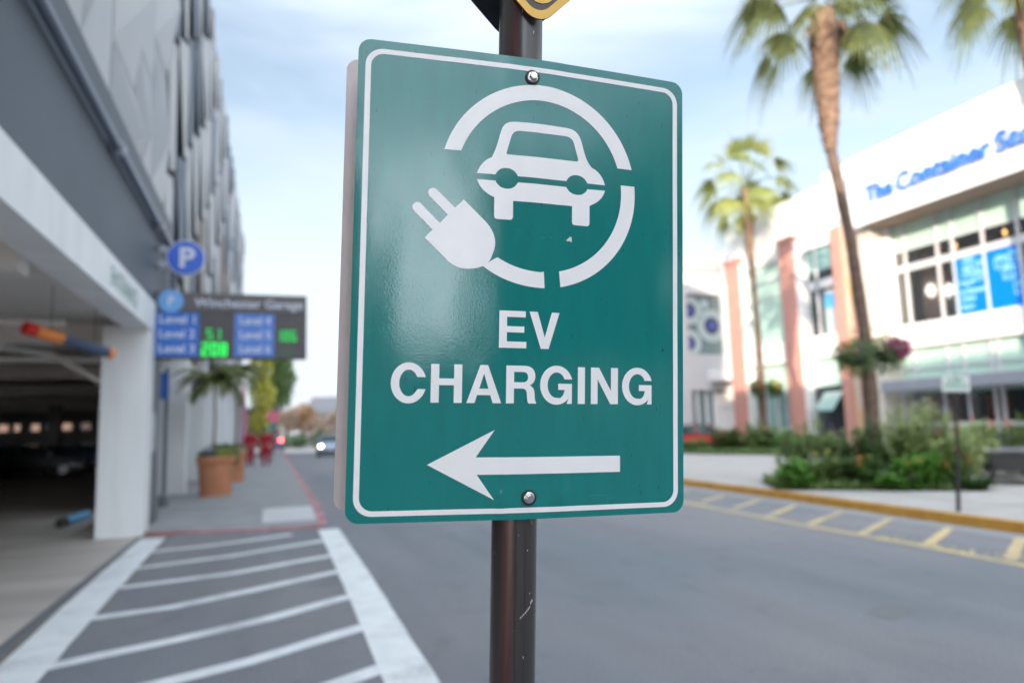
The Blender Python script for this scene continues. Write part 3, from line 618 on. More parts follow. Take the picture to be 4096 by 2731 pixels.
for ch, x0, x1 in (('C', -177.6, -133.4), ('H', -127.8, -88.1), ('A', -82.2, -37.0), ('R', -30.8, 9.6), ('G', 15.0, 59.8), ('I', 68.3, 78.5), ('N', 87.3, 127.2), ('G', 133.4, 178.6)):
    q = on_sign(*shape([mm(l) for l in glyph(ch, x0, x1, -156.8, -108.0)])); k.add(q.v, q.f)
k.build('lettering', W_, panel, world=False, smooth=True)
q = on_sign(*shape([mm([(-130.4, -234.4), (-44.9, -191.0), (-69.0, -225.6), (130.5, -225.7), (130.5, -247.3), (-67.3, -247.4), (-44.9, -279.1)])]))
q.build('arrow', W_, panel, world=False, smooth=True)
# torn scrap of a sticker and its glue marks
q = on_sign(*shape([mm([(49.5, 61.6), (52, 60.4), (54, 60.9), (58.2, 59.6), (57.6, 67), (56.2, 66.2), (55.4, 67.3), (53.6, 64.6), (52.2, 64.2), (51.6, 62.6)])])); q.build('sticker_scrap', M['nopark'], panel, world=False)
M['glue'] = mat('glue', (.02, .20, .19), .5, .3, 200.)
k = MB(); rs = random.Random(5)
for i in range(34):
    a = rs.uniform(14, 56); b_ = 61+rs.random()*8*(a-5)/50; s_ = rs.uniform(.5, 1.6)
    q = on_sign(*shape([mm([(a, b_), (a+s_, b_-.3), (a+s_*.7, b_+s_*.6)])]), off=.0003); k.add(q.v, q.f)
for i in range(20):
    a = rs.uniform(-22, -10); b_ = 66+rs.random()*5; s_ = rs.uniform(.4, 1.)
    q = on_sign(*shape([mm([(a, b_), (a+s_, b_-.3), (a+s_*.7, b_+s_*.6)])]), off=.0003); k.add(q.v, q.f)
k.build('glue_marks', M['glue'], panel, world=False)
# bolts: washer, flange, hex head
for (u, v, rot) in ((-.0005, .2787, .2), (.0015, -.2775, .5)):
    y = -surf(u, v)
    def ring(prof, n, off, rot=0):
        k = MB(); vs = []; fs = []
        for r, d in prof:
            for i in range(n): a = 2*pi*i/n+rot; vs.append((u+r*cos(a), y-off-d, ZC+v+r*sin(a)))
        for j in range(len(prof)-1):
            for i in range(n): fs.append((j*n+i, j*n+(i+1) % n, (j+1)*n+(i+1) % n, (j+1)*n+i))
        fs.append(tuple(range((len(prof)-1)*n, len(prof)*n))); return k.add(vs, fs)
    bo = ring([(.0073, 0), (.0074, .0008), (.0066, .0016), (.0060, .0018)], 28, .0018).build('bolt', M['bolt'], root, world=False, smooth=True)
    ring([(.0098, 0), (.0098, .0018), (.0084, .0023)], 28, .0003).build('washer', M['rubber'], bo, world=False, smooth=True)
    ring([(.0056, 0), (.0056, .0046), (.0048, .0056)], 6, .0034, rot).build('bolt_head', M['bolt'], bo, world=False, bevel=.0004)
PX, PY = -.0085, .0225
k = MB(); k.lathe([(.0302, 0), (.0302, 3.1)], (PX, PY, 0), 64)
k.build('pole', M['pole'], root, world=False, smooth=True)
# the pole's weld seam (raised thread) and a scraped ring of nicks
k = MB(); k.box(PX-.0062, PX-.0056, PY-.0302, PY-.0290, .0, ZC-.306); k.box(PX+.0068, PX+.0072, PY-.0298, PY-.0285, .3, ZC-.32)
build_each(k, 'weld_seam', M['rubber'], root, world=False)
k = MB()
for i in range(9):
    a = -.9+i*.115+ (i > 6)*.05; th = -pi/2+(.05+i*.075); zz = ZC-.429+i*.0019+(.004 if i > 6 else 0)
    x, y = PX+.0305*cos(th), PY+.0305*sin(th); k.add([(x-.0007, y, zz), (x-.0002, y, zz-.0016-(.002 if i > 6 else 0)), (x+.0008, y, zz), (x+.0002, y, zz+.002)], [(0, 1, 2, 3)])
for (th, zz, s_) in ((-pi/2+.35, ZC-.345, .002), (-pi/2-.1, ZC-.51, .002), (-pi/2+.2, ZC-.478, .003), (-pi/2+.5, ZC-.40, .0015), (-pi/2-.2, ZC+.372, .004), (-pi/2+.35, ZC+.345, .004)):
    x, y = PX+.0305*cos(th), PY+.0305*sin(th); k.add([(x-.0006, y, zz), (x-.0001, y, zz-s_), (x+.0006, y, zz), (x, y, zz+s_*.6)], [(0, 1, 2, 3)])
k.build('paint_chips', M['alu'], root, world=False)
# second sign on the far side of the pole, seen from its plain edge
vf = shape([rrect(-.241, .217, -.3005, .309, .0165)])
k = MB(); yb = PY+.0302+.016
k.add([(v.x, yb, ZC+v.y) for v in vf[0]]+[(v.x, yb+.002, ZC+v.y) for v in vf[0]], vf[1]+[tuple(len(vf[0])+i for i in reversed(f)) for f in vf[1]])
pr = rrect(-.241, .217, -.3005, .309, .0165); n_ = len(pr)
k.add([(a[0], yb, ZC+a[1]) for a in pr]+[(a[0], yb+.002, ZC+a[1]) for a in pr], [(i, (i+1) % n_, n_+(i+1) % n_, n_+i) for i in range(n_)])
k.build('rear_sign_panel', M['alu'], root, world=False, label='blank aluminium back of a second sign on the far side of the pole')
k = MB()
for zz in (.2787, -.2775): k.tube([(PX, PY+.029, ZC+zz), (PX, yb+.006, ZC+zz)], .005, 10)
build_each(k, 'rear_bolt', M['bolt'], root, world=False)
# diamond signs above: front yellow and black, rear seen dark from behind
def diamond(r, cr_):
    pts = []
    for i in range(4):
        a = 90*i+ -90; c = (r-cr_*1.414)*cos(R_(a)), (r-cr_*1.414)*sin(R_(a)); pts += arc(c[0], c[1], cr_, a-45, a+45, 8)
    return pts
def dia(name, m, cxx, czz, r, c, y, th, parent, hole=None):
    lp = [[(a+cxx, b_+czz) for a, b_ in diamond(r, c)]]
    if hole: lp.append([(a+cxx, b_+czz) for a, b_ in diamond(*hole)])
    vf = shape(lp); k = MB(); n_ = len(vf[0])
    k.add([(v.x, y, v.y) for v in vf[0]]+[(v.x, y+th, v.y) for v in vf[0]], [tuple(reversed(f)) for f in vf[1]]+[tuple(n_+i for i in f) for f in vf[1]])
    p_ = lp[0]; n2 = len(p_); k.add([(a[0], y, a[1]) for a in p_]+[(a[0], y+th, a[1]) for a in p_], [(i, n2+i, n2+(i+1) % n2, (i+1) % n2) for i in range(n2)])
    return k.build(name, M[m], parent, world=False)
DC = ZC+.3585+.205
dp = dia('diamond_panel', 'diam_black', .006, DC, .2155, .026, -.0155, .002, root)
dia('diamond_border', 'diam_yellow', .006, DC, .2155, .026, -.0162, .0005, dp, (.2010, .020))
vf = shape([arc(.009, ZC+.401, .0205, 0, 360, 32)[:-1]])
MB().add([(v.x, -.0164, v.y) for v in vf[0]], [tuple(reversed(f)) for f in vf[1]]).build('yellow_dot', M['diam_yellow'], dp, world=False)
dia('rear_diamond_panel', 'diam_back', -.012, DC+.003, .2155, .036, PY+.033, .002, root, None)

# ------------------------------------------------------------------ parking garage (road face x = -2)
G = thing('parking_garage', (-2, 13.5, 0), 'grey parking garage with white entrance beam and folded metal cladding above', 'building')
boxpart('entrance_column', 'gwhite', G, -2.72, -2.0, 13.42, 13.98, -.01, 3.55)
boxpart('grey_pier', 'gpier', G, -2.62, -2.03, 13.98, 15.1, -.01, 4.05)
# entrance beam and its lettering
bmn = boxpart('entrance_beam', 'beam_white', G, -2.42, -2.0, -15, 13.98, 3.53, 4.06)
vf = text2d('ENTRANCE', 0, 1.95, 0, .26, space=1.05)
place2d(vf, lambda v: (-1.994, 10.2+v.x, 3.66+v.y)).build('beam_lettering', M['faded_green'], bmn)
boxpart('upper_wall', 'ggrey', G, -2.6, -2.03, -15, 15.55, 4.06, 5.62)
boxpart('upper_wall_return', 'ggrey', G, -2.55, -2.06, 15.55, 16.6, 4.4, 6.0)
boxpart('ledge', 'gledge', G, -2.6, -1.97, -15, 15.6, 5.62, 6.0)
boxpart('roof_slab', 'gpier', G, -40, -2.35, -2.2, 62, 17.6, 17.9)
boxpart('low_roof_slab', 'gpier', G, -40, -2.35, -15, -2.2, 11.3, 11.6)
boxpart('set_back_roof', 'gpier', G, -40, -4.4, -70, -15, 13.3, 13.6)
boxpart('rear_return_wall', 'gpier', G, -6.9, -2.4, -15.4, -15.0, 0, 12.2)
boxpart('rear_wall', 'clad_dark', G, -2.9, -2.41, 15.6, 62, 4.4, 17.6)
boxpart('near_rear_wall', 'clad_light', G, -2.9, -2.41, -2.2, 15.6, 6.0, 17.6)
boxpart('front_wall', 'gpier', G, -2.9, -2.4, -15, -2.2, 6.0, 12.2)
boxpart('unseen_set_back_wall', 'gpier', G, -4.9, -4.4, -70, -15.1, 0, 13.8)  # unseen setback, shaped so the sign's left half reflects open sky
boxpart('unseen_step_wall', 'gpier', G, -40, -2.4, -2.4, -2.2, 11.6, 17.9)  # unseen height step, placed so the taller part shades the grey building
boxpart('end_wall', 'ggrey', G, -40, -2.4, 61.6, 62, 3.7, 17.9)
pp = MB().tube([(-1.93, -15, 5.44), (-1.93, 15.35, 5.44)], .062, 14).build('downpipe', M['pipe'], G, smooth=True)
k = MB()
for y in (6.3, 10.0, 13.6, 15.0): k.tube([(-1.93, y-.09, 5.44), (-1.93, y+.09, 5.44)], .088, 14)
build_each(k, 'pipe_coupling', M['pipefit'], pp, smooth=True)
k = MB().tube([(-1.93, 15.3, 5.44), (-1.90, 15.45, 5.36), (-1.9, 15.5, 5.1), (-1.9, 15.5, 4.35)], .055, 12); k.build('pipe_drop', M['pipe'], pp, smooth=True)
# folded cladding: every module is a wedge standing off the wall
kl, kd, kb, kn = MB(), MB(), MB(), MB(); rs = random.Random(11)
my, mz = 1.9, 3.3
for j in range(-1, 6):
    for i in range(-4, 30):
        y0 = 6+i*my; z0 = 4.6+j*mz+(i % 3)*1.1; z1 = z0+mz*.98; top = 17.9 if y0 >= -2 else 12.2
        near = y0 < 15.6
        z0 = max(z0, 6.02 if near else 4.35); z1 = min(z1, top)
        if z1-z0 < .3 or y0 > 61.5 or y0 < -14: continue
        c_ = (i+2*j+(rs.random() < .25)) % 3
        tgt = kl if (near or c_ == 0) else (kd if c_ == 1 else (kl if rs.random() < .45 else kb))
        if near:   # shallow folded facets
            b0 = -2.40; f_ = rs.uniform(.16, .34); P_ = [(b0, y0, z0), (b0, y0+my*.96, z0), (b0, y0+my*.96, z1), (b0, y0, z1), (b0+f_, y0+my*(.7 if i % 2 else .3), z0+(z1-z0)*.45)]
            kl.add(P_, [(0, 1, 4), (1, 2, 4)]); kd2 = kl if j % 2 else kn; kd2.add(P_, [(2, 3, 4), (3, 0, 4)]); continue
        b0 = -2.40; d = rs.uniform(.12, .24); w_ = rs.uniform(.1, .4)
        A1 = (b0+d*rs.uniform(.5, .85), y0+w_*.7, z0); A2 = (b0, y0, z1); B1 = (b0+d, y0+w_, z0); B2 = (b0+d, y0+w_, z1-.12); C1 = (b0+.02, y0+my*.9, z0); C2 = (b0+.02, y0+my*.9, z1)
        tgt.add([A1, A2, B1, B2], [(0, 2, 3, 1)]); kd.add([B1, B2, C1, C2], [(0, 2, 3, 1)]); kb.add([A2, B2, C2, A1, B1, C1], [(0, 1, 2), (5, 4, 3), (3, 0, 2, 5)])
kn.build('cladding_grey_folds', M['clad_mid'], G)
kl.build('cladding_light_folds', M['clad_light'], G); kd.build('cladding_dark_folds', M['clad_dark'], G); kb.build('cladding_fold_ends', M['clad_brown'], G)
# columns of the arcade past the entrance, each with wall between
for y in (20.4, 26.3, 32.3, 38.2, 44.1, 50.0, 56.0, 61.2):
    boxpart('arcade_column', 'gwhite', G, -2.82, -2.1, y, y+.45, -.01, 4.4)
boxpart('arcade_wall', 'box_grey', G, -3.5, -3.2, 18.2, 61.6, -.01, 4.4)
boxpart('arcade_ceiling', 'gpier', G, -3.5, -2.06, 15.1, 61.6, 4.36, 4.6)
MB().box(-3.18, -3.1, 20.4, 61.4, .15, .35).build('arcade_plinth', M['gpier'], G)
cb = MB().box(-2.10, -1.98, 13.99, 14.35, 1.38, 2.08).build('call_box', M['box_grey'], G, bevel=.02)
# interior: floor, ceiling, beams, far wall with openings
boxpart('parking_floor', 'garage_floor', G, -60, -2.06, -70, 61.6, -.2, .0)
boxpart('parking_ceiling', 'gceil', G, -60, -2.42, -14.9, 61.6, 3.75, 3.95)
k = MB()
for y in (2.5, 8.2, 14.6, 23, 32, 41, 50): k.box(-60, -2.45, y, y+.35, 3.38, 3.75)
build_each(k, 'ceiling_beam', M['gceil'], G)
for x in (-11.5, -21., -30):
    for y in (16, 26, 36, 46, 56): boxpart('parking_column', 'gdark', G, x-.3, x+.3, y-.3, y+.3, 0, 3.75)
k = MB(); edges = [-60, -40, -36, -32, -28, -23.5, -18.3, -18.0, -17.55, -16.9, -16.3, -15.9, -14.2, -13.6, -2.41, -2.4]
k.box(-60, -2.4, 61.2, 61.6, 0, 2.35); k.box(-60, -2.4, 61.2, 61.6, 2.85, 3.8)
for i in range(0, len(edges)-1, 2): k.box(edges[i], edges[i+1], 61.2, 61.6, 2.35, 2.85)
k.build('far_wall', M['gdark'], G)
boxpart('side_wall', 'gdark', G, -60.3, -60, -70, 61.6, 0, 3.8)
boxpart('inner_side_wall', 'gdark', G, -3.6, -3.5, 18.2, 61.2, 0, 3.75)
k = MB().tube([(-4.37, 14, 3.25), (-3.98, 15.5, 3.27), (-3.23, 15.5, 2.79), (-2.75, 15.5, 2.55)], .06, 10); k.tube([(-30, 16.2, 3.25), (-3, 16.2, 3.25)], .06, 8); k.tube([(-30, 12.2, 3.42), (-3, 12.2, 3.42)], .05, 8)
build_each(k, 'ceiling_pipe', M['gceil'], G, smooth=True)
k = MB()
for x in (-9, -17, -25):
    for y in (20, 30, 40): k.box(x-.6, x+.6, y-.07, y+.07, 3.3, 3.37)
build_each(k, 'ceiling_lamp', M['gwhite'], G)

# clearance bar hung under the garage ceiling
cbx = thing('clearance_bar', (-2.85, 11.2, 2.9), 'dark blue hanging clearance bar with red and orange ends inside the garage entrance', 'clearance bar')
p0, p1 = Vector((-2.97, 10.75, 3.10)), Vector((-2.27, 11.55, 2.90)); 
dv = (p1-p0)
MB().tube([p0+dv*.02, p1], .075, 18).build('tube', M['bar_blue'], cbx, smooth=True)
MB().tube([p0-dv*.0, p0+dv*.34], .083, 18).build('orange_band', M['orange_end'], cbx, smooth=True)
MB().tube([p0-dv*.13, p0-dv*.001], .086, 18).build('red_cap', M['red_end'], cbx, smooth=True)
MB().tube([p1+dv*.001, p1+dv*.07], .083, 18).build('orange_cap', M['orange_end'], cbx, smooth=True)
for t in (.2, .8): MB().tube([p0+dv*t, p0+dv*t+Vector((0, 0, .68))], .006, 6).build('chain', M['black_metal'], cbx)
# blue wheel stop on the garage floor
ws = thing('wheel_stop', (-3.67, 16.6, 0), 'light blue rounded wheel stop with black end on the garage floor behind the white column', 'wheel stop')
MB().tube([(-3.70, 15.75, .09), (-3.60, 17.0, .09)], .085, 14).build('bar', M['stop_blue'], ws, smooth=True)
MB().tube([(-3.725, 15.5, .09), (-3.702, 15.74, .09)], .092, 14).build('end_cap', M['rubber'], ws, smooth=True)

# ------------------------------------------------------------------ round P sign and electronic parking board
ps = thing('parking_sign', (-2.0, 14.2, 4.93), 'round blue P sign projecting from the garage wall above the electronic board', 'sign')
def disc(cx_, cy_, r, y, th, n=40):
    return MB().prism([(cx_+r*cos(2*pi*i/n), y, cy_+r*sin(2*pi*i/n)) for i in range(n)], (0, th, 0))
d_ = disc(-1.52, 4.95, .315, 14.0, .09).build('disc', M['logo_blue'], ps)
MB().prism([(-1.52+.335*cos(2*pi*i/40), 14.012, 4.95+.335*sin(2*pi*i/40)) for i in range(40)], (0, .065, 0)).build('rim', M['frame'], ps)
vf = text2d('P', -1.63, -1.36, 4.76, 5.15, offset=.035); place2d(vf, lambda v: (v.x, 13.994, v.y)).build('letter', M['letter'], ps)
k = MB().box(-2.03, -1.8, 14.02, 14.07, 5.1, 5.14).box(-2.03, -1.8, 14.02, 14.07, 4.74, 4.78); build_each(k, 'bracket', M['gpier'], ps)
k = MB().tube([(-1.9, 13.9, 5.08), (-1.9, 14.06, 5.08)], .07, 12).tube([(-1.9, 13.9, 4.78), (-1.9, 14.06, 4.78)], .07, 12); build_each(k, 'lamp', M['pipefit'], ps, smooth=True)
bd = thing('parking_board', (-2.0, 14.1, 3.06), 'dark electronic board with blue level panels and green digits projecting over the pavement', 'sign board')
BX0, BX1, BZ0, BZ1 = -2.06, .655, 3.065, 4.305; BY = 14.06
board = boxpart('board_body', 'board', bd, BX0, BX1, BY, BY+.22, BZ0, BZ1, bevel=.01)
boxpart('header', 'board2', bd, BX0+.01, BX1-.01, BY-.012, BY-.002, 3.965, BZ1-.015)
vf = text2d('Winchester Garage', -1.36, .58, 3.985, 4.205, offset=.01); place2d(vf, lambda v: (v.x, BY-.018, v.y)).build('header_lettering', M['letter'], bd)
disc(-1.76, 4.13, .215, BY-.03, .02).build('logo_disc', M['logo_pale'], bd)
vf = text2d('P', -1.81, -1.70, 4.04, 4.22, offset=.03); place2d(vf, lambda v: (v.x, BY-.036, v.y)).build('logo_letter', M['letter'], bd)
for c, (x0, x1, mm_) in enumerate(((-2.04, -1.27, 'panel_blue'), (-.66, .06, 'panel_blue2'))):
    pn = boxpart('level_panel', mm_, bd, x0, x1, BY-.012, BY-.002, 3.10, 3.925)
    for r in range(3):
        vf = text2d('Level %d' % (r+1+3*c), x0+.10, x1-.07, 3.715-r*.272, 3.875-r*.272, offset=.015)
        place2d(vf, lambda v: (v.x, BY-.018, v.y)).build('level_lettering', M['letter'], pn)
def led(s, x0, x1, z0, z1, m):
    k = MB(); w_ = (x1-x0)/len(s); seg = {'0': 'abcdef', '1': 'bc', '2': 'abged', '3': 'abgcd', '4': 'fgbc', '5': 'afgcd', '6': 'afgedc', '7': 'abc', '8': 'abcdefg', '9': 'abcfgd'}
    for i, ch in enumerate(s):
        a = x0+i*w_; b_ = a+w_*.72; t = w_*.2; zm = (z0+z1)/2; y = BY-.006
        R4 = {'a': (a, b_, z1-t, z1), 'd': (a, b_, z0, z0+t), 'g': (a, b_, zm-t/2, zm+t/2), 'f': (a, a+t, zm, z1), 'e': (a, a+t, z0, zm), 'b': (b_-t, b_, zm, z1), 'c': (b_-t, b_, z0, zm)}
        for q in seg[ch]: k.box(R4[q][0], R4[q][1], y, y+.004, R4[q][2], R4[q][3])
    return k.build('green_digits', M[m], bd)
led('51', -1.14, -.86, 3.42, 3.63, 'led_mid'); led('208', -1.22, -.74, 3.12, 3.36, 'led'); led('186', .10, .50, 3.40, 3.62, 'led_mid'); led('111', .10, .42, 3.13, 3.30, 'led_dim')
k = MB()
for z in (3.10, 3.39, 3.66, 3.93): k.box(-1.25, -.68, BY-.008, BY-.003, z-.006, z+.006).box(.08, .64, BY-.008, BY-.003, z-.006, z+.006)
k.build('display_slats', M['board2'], bd)

# ------------------------------------------------------------------ narrow post sign on the pavement
np_ = thing('post_sign', (-2.16, 17.0, .15), 'slim dark post with narrow blue plate standing before the second white column', 'sign post')
MB().tube([(-2.16, 17.0, .1), (-2.16, 17.0, 3.15)], .045, 10).build('post', M['gpier'], np_, smooth=True)
boxpart('plate', 'panel_blue', np_, -2.33, -2.12, 16.93, 16.95, 2.45, 3.05)
MB().lathe([(.10, 0), (.09, .22), (.05, .26)], (-2.16, 17.0, .148), 16).build('base', M['gpier'], np_)

# ------------------------------------------------------------------ white store building with blue lettering
B = thing('store_building', (22.5, 21.7, 0), 'big white store building with blue lettering on its fascia and blue window posters', 'building')
fas = MB().box(22.5, 40, -40, 21.75, 9.27, 12.15).build('fascia', M['store_white'], B)
MB().box(22.49, 22.499, -40, 21.7, 11.35, 11.37).build('fascia_joint', M['beige'], fas)
boxpart('soffit', 'soffit', B, 22.52, 24.1, -40, 21.3, 9.255, 9.268)
txt = 'The Container Store'
def on_face(vf, ystart, x, z0): return place2d(vf, lambda v: (x-v.z, ystart-v.x, z0+v.y))
# words sized to their measured spans (reading towards -y)
let = MB()
for s_, ya, yb, za, zb in (('The', 20.75, 19.50, 10.06, 10.72), ('Container', 19.28, 15.62, 10.06, 10.74), ('Store', 15.42, 13.3, 10.06, 10.74)):
    vf = text2d(s_, 0, ya-yb, 0, zb-za, ext=.05, offset=.004); q = on_face(vf, ya, 22.38, za); let.add(q.v, q.f)
let.build('blue_lettering', M['store_blue'], B)
# end pier, recess return, wall bands
boxpart('return_wall', 'beige', B, 23.0, 24.4, 21.35, 21.95, 0, 9.27)
boxpart('window_jamb', 'store_white', B, 23.7, 24.3, 21.15, 21.35, 4.2, 9.25)
boxpart('sill_band', 'store_white', B, 23.9, 24.4, -40, 21.35, 4.22, 5.10)
boxpart('sill_ledge', 'beige', B, 23.86, 23.9, -40, 21.35, 4.22, 4.28)
boxpart('side_wall', 'store_white', B, 24.4, 40, 21.4, 21.75, 0, 9.27)
ys = [21.15, 20.62, 19.2, 18.57, 17.40, 16.15, 15.5, 14.3, 13.1, 12.45, 11.2, 10.0, 8.8, 7.6, 6.4, 5.2, 4., 0, -6, -12, -18, -24, -30, -40]
k = MB()
for y in ys: k.box(23.93, 24.05, y-.04, y+.04, 5.10, 9.25)
k.box(23.95, 24.04, -40, 21.1, 7.30, 7.56); k.box(23.945, 24.045, -40, 21.1, 5.10, 5.2); k.box(23.95, 24.04, -40, 21.1, 8.12, 8.17)
k.build('window_frame', M['frame'], B)
k = MB()
for a, c in zip(ys[:-1], ys[1:]): k.quad((24.0, a-.04, 8.17), (24.0, c+.04, 8.17), (24.0, c+.04, 9.25), (24.0, a-.04, 9.25))
k.build('spandrel_glass', M['spandrel'], B)
k = MB()
for a, c in zip(ys[:-1], ys[1:]):
    for z0, z1 in ((7.56, 8.12), (5.2, 7.30)): k.quad((24.0, a-.04, z0), (24.0, c+.04, z0), (24.0, c+.04, z1), (24.0, a-.04, z1))
k.build('window_glass', M['glass'], B)
# interior seen through the upper windows
inn = MB().quad((27.5, -40, 5), (27.5, 21.3, 5), (27.5, 21.3, 9.2), (27.5, -40, 9.2)); inn.quad((24.2, -40, 4.9), (24.2, 21.3, 4.9), (27.5, 21.3, 4.9), (27.5, -40, 4.9)); inn.quad((24.2, -40, 9.22), (27.5, -40, 9.22), (27.5, 21.3, 9.22), (24.2, 21.3, 9.22))
inn.build('interior', M['upper_int'], B)
boxpart('interior_panel', 'brown_int', B, 24.5, 24.55, 19.4, 20.45, 5.2, 8.1)
k = MB()
for z in (5.9, 6.5, 7.05, 7.9): k.box(25.2, 25.5, 12, 20.9, z, z+.07)
for y in (18.8, 19.3, 20.8, 17.9): k.box(25.2, 25.5, y, y+.06, 5.2, 8)
build_each(k, 'shelf', M['beige'], B)
k = MB(); k.lathe([(.05, -.28), (.17, -.15), (.19, .05), (.1, .2), (.03, .26)], (24.42, 20.0, 6.45), 14); k.lathe([(.05, -.28), (.17, -.15), (.19, .05), (.1, .2), (.03, .26)], (24.42, 19.22, 6.3), 14)
build_each(k, 'white_lamp', M['white_lamp'], B, smooth=True)
k = MB(); k.lathe([(.03, -.16), (.09, -.05), (.09, .06), (.02, .16)], (24.42, 18.85, 7.9), 10); k.lathe([(.03, -.16), (.09, -.05), (.09, .06), (.02, .16)], (24.42, 18.85, 6.55), 10); k.lathe([(.02, -.1), (.06, 0), (.02, .12)], (24.42, 16.9, 7.9), 10)
build_each(k, 'amber_lamp', M['amber_lamp'], B, smooth=True)
boxpart('pale_display', 'art_white', B, 24.3, 24.35, 18.62, 19.1, 5.2, 6.1)
# posters
for a, c in ((18.53, 17.44), (17.36, 16.19)):
    po = boxpart('blue_poster', 'blue_poster', B, 23.965, 23.99, c, a, 5.2, 7.3)
    k = MB(); rs = random.Random(int(a*10))
    cubes = [(.30, 1.95, .30), (.80, 1.75, .34), (.62, 1.45, .26), (.25, 1.6, .22)] if a > 18 else [(.30, 1.75, .34), (.82, 1.85, .30), (.55, 1.35, .36), (.90, .75, .34)]
    for (u, z, s_) in cubes:
        pts = [(u, z), (u+s_, z-.06), (u+s_, z-.06-s_), (u, z-s_)]; q2 = [(p_[0]+.13, p_[1]+.10) for p_ in pts]
        def seg(p_, q_, t=.012):
            d = Vector((q_[0]-p_[0], q_[1]-p_[1])); n_ = Vector((-d.y, d.x)).normalized()*t
            P_ = [(p_[0]+n_.x, p_[1]+n_.y), (q_[0]+n_.x, q_[1]+n_.y), (q_[0]-n_.x, q_[1]-n_.y), (p_[0]-n_.x, p_[1]-n_.y)]
            P_ = [(min(max(x, .0), a-c), min(max(z_, 0), 2.08)) for x, z_ in P_]
            k.quad(*[(23.960, a-x, 5.2+z_) for x, z_ in P_])
        for i in range(4): seg(pts[i], pts[(i+1) % 4]); seg(q2[i], q2[(i+1) % 4]); seg(pts[i], q2[i])
    k.build('box_drawing', M['cyan_txt'], po)
    k = MB()
    for (u, z, s_) in cubes:
        P_ = [(u+.02, z-.02), (u+s_-.02, z-.08), (u+s_+.1, z+.02), (u+.15, z+.07)]
        P_ = [(min(max(x, .0), a-c), min(max(z_, 0), 2.08)) for x, z_ in P_]
        k.quad(*[(23.962, a-x, 5.2+z_) for x, z_ in P_])
    k.build('box_tint', M['blue_light'], po)
    if a > 18:
        t_ = MB()
        for i, s_ in enumerate(('Prepare', 'to Discover', 'Unique', 'Space')):
            w_ = (.55, .93, .55, .46)[i]; vf = text2d(s_, 0, w_, 0, .22, offset=.02); q = on_face(vf, 18.42, 23.958, 5.2+1.02-i*.29); t_.add(q.v, q.f)
        t_.build('poster_lettering', M['cyan_txt'], po)
# lower spandrel band above the awning
k = MB(); k.quad((24.1, -40, 2.4), (24.1, 21.35, 2.4), (24.1, 21.35, 4.22), (24.1, -40, 4.22)); k.build('lower_spandrel_glass', M['spandrel'], B)
k = MB()
for y in (20.73, 19.31, 18.65, 17.6, 17.35, 15.6, 14.2, 12.8, 11.4, 10, 8, 6, 4): k.box(24.02, 24.09, y-.045, y+.045, 2.4, 4.22)
k.box(24.04, 24.09, -40, 21.3, 3.38, 3.42)
k.build('lower_frame', M['frame'], B)
boxpart('awning', 'awning', B, 22.6, 24.0, -40, 21.1, 2.525, 2.95, bevel=.03)
# storefront under the awning
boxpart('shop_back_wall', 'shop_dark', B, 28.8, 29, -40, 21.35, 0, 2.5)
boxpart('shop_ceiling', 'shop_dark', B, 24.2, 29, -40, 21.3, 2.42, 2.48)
boxpart('wood_panel', 'wood_int', B, 24.6, 24.7, 19.45, 20.75, 0.2, 2.35)
boxpart('wood_shelving', 'wood_int', B, 25.6, 25.8, 18.3, 19.2, 0.9, 2.3)
boxpart('counter', 'wood_int', B, 25.0, 25.6, 4, 18.2, .1, 1.05)
k = MB()
for y in (21.2, 19.35, 18.4, 17.42, 17.15, 15.6, 14.1, 12.6, 11, 9.5, 8, 6.5, 5): k.box(23.75, 23.85, y-.05, y+.05, .15, 2.5)
k.box(23.76, 23.84, -40, 21.2, 1.16, 1.33); k.box(23.70, 23.87, -40, 21.2, .15, .52)
k.build('storefront_frame', M['frame'], B)
MB().quad((23.8, -40, .5), (23.8, 21.2, .5), (23.8, 21.2, 2.5), (23.8, -40, 2.5)).build('storefront_glass', M['glass_clear'], B)
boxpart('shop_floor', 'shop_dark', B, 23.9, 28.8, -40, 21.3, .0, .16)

# ------------------------------------------------------------------ pink-columned shop building
Q = thing('shop_building', (23.5, 31.3, 0), 'white shop building with tall pink columns and pale green glass between them', 'building')
boxpart('parapet', 'store_white', Q, 23.55, 40, 21.95, 31.4, 9.35, 12.1)
boxpart('raised_parapet', 'store_white', Q, 23.45, 30, 22.0, 24.1, 10.2, 12.5)
for y0, y1, z in ((25.75, 26.95, 10.0), (29.85, 31.15, 9.9)):
    c_ = boxpart('pink_column', 'pink2', Q, 23.2, 23.75, y0+.25, y1, 0, z)
    boxpart('column_edge', 'store_white', c_, 23.28, 23.75, y0+.10, y0+.245, 0, z-.1)
    boxpart('column_cap', 'pink2', c_, 23.12, 23.8, y0+.18, y1+.06, z, z+.18)
boxpart('pink_pier', 'pink2', Q, 23.3, 23.9, 23.25, 23.75, 0, 9.9)
boxpart('pink_pier', 'pink2', Q, 23.2, 23.9, 21.97, 22.66, 0, 9.9)
boxpart('mural_panel', 'mural', Q, 23.42, 23.9, 22.66, 23.25, 0, 10.2)
boxpart('upper_glass', 'spandrel', Q, 23.7, 23.8, 26.95, 29.85, 5.3, 9.35)
k = MB(); k.box(23.67, 23.7, 26.95, 29.85, 7.6, 7.66).box(23.67, 23.7, 26.95, 29.85, 8.5, 8.56)
build_each(k, 'glazing_bar', M['frame'], Q)
boxpart('upper_glass', 'spandrel2', Q, 23.7, 23.8, 23.75, 25.73, 8.3, 9.35)
boxpart('clear_glass', 'glass_dark', Q, 23.7, 23.8, 23.75, 25.73, 5.3, 8.3)
boxpart('window_poster', 'art_white', Q, 23.66, 23.69, 23.95, 24.75, 5.3, 7.3)
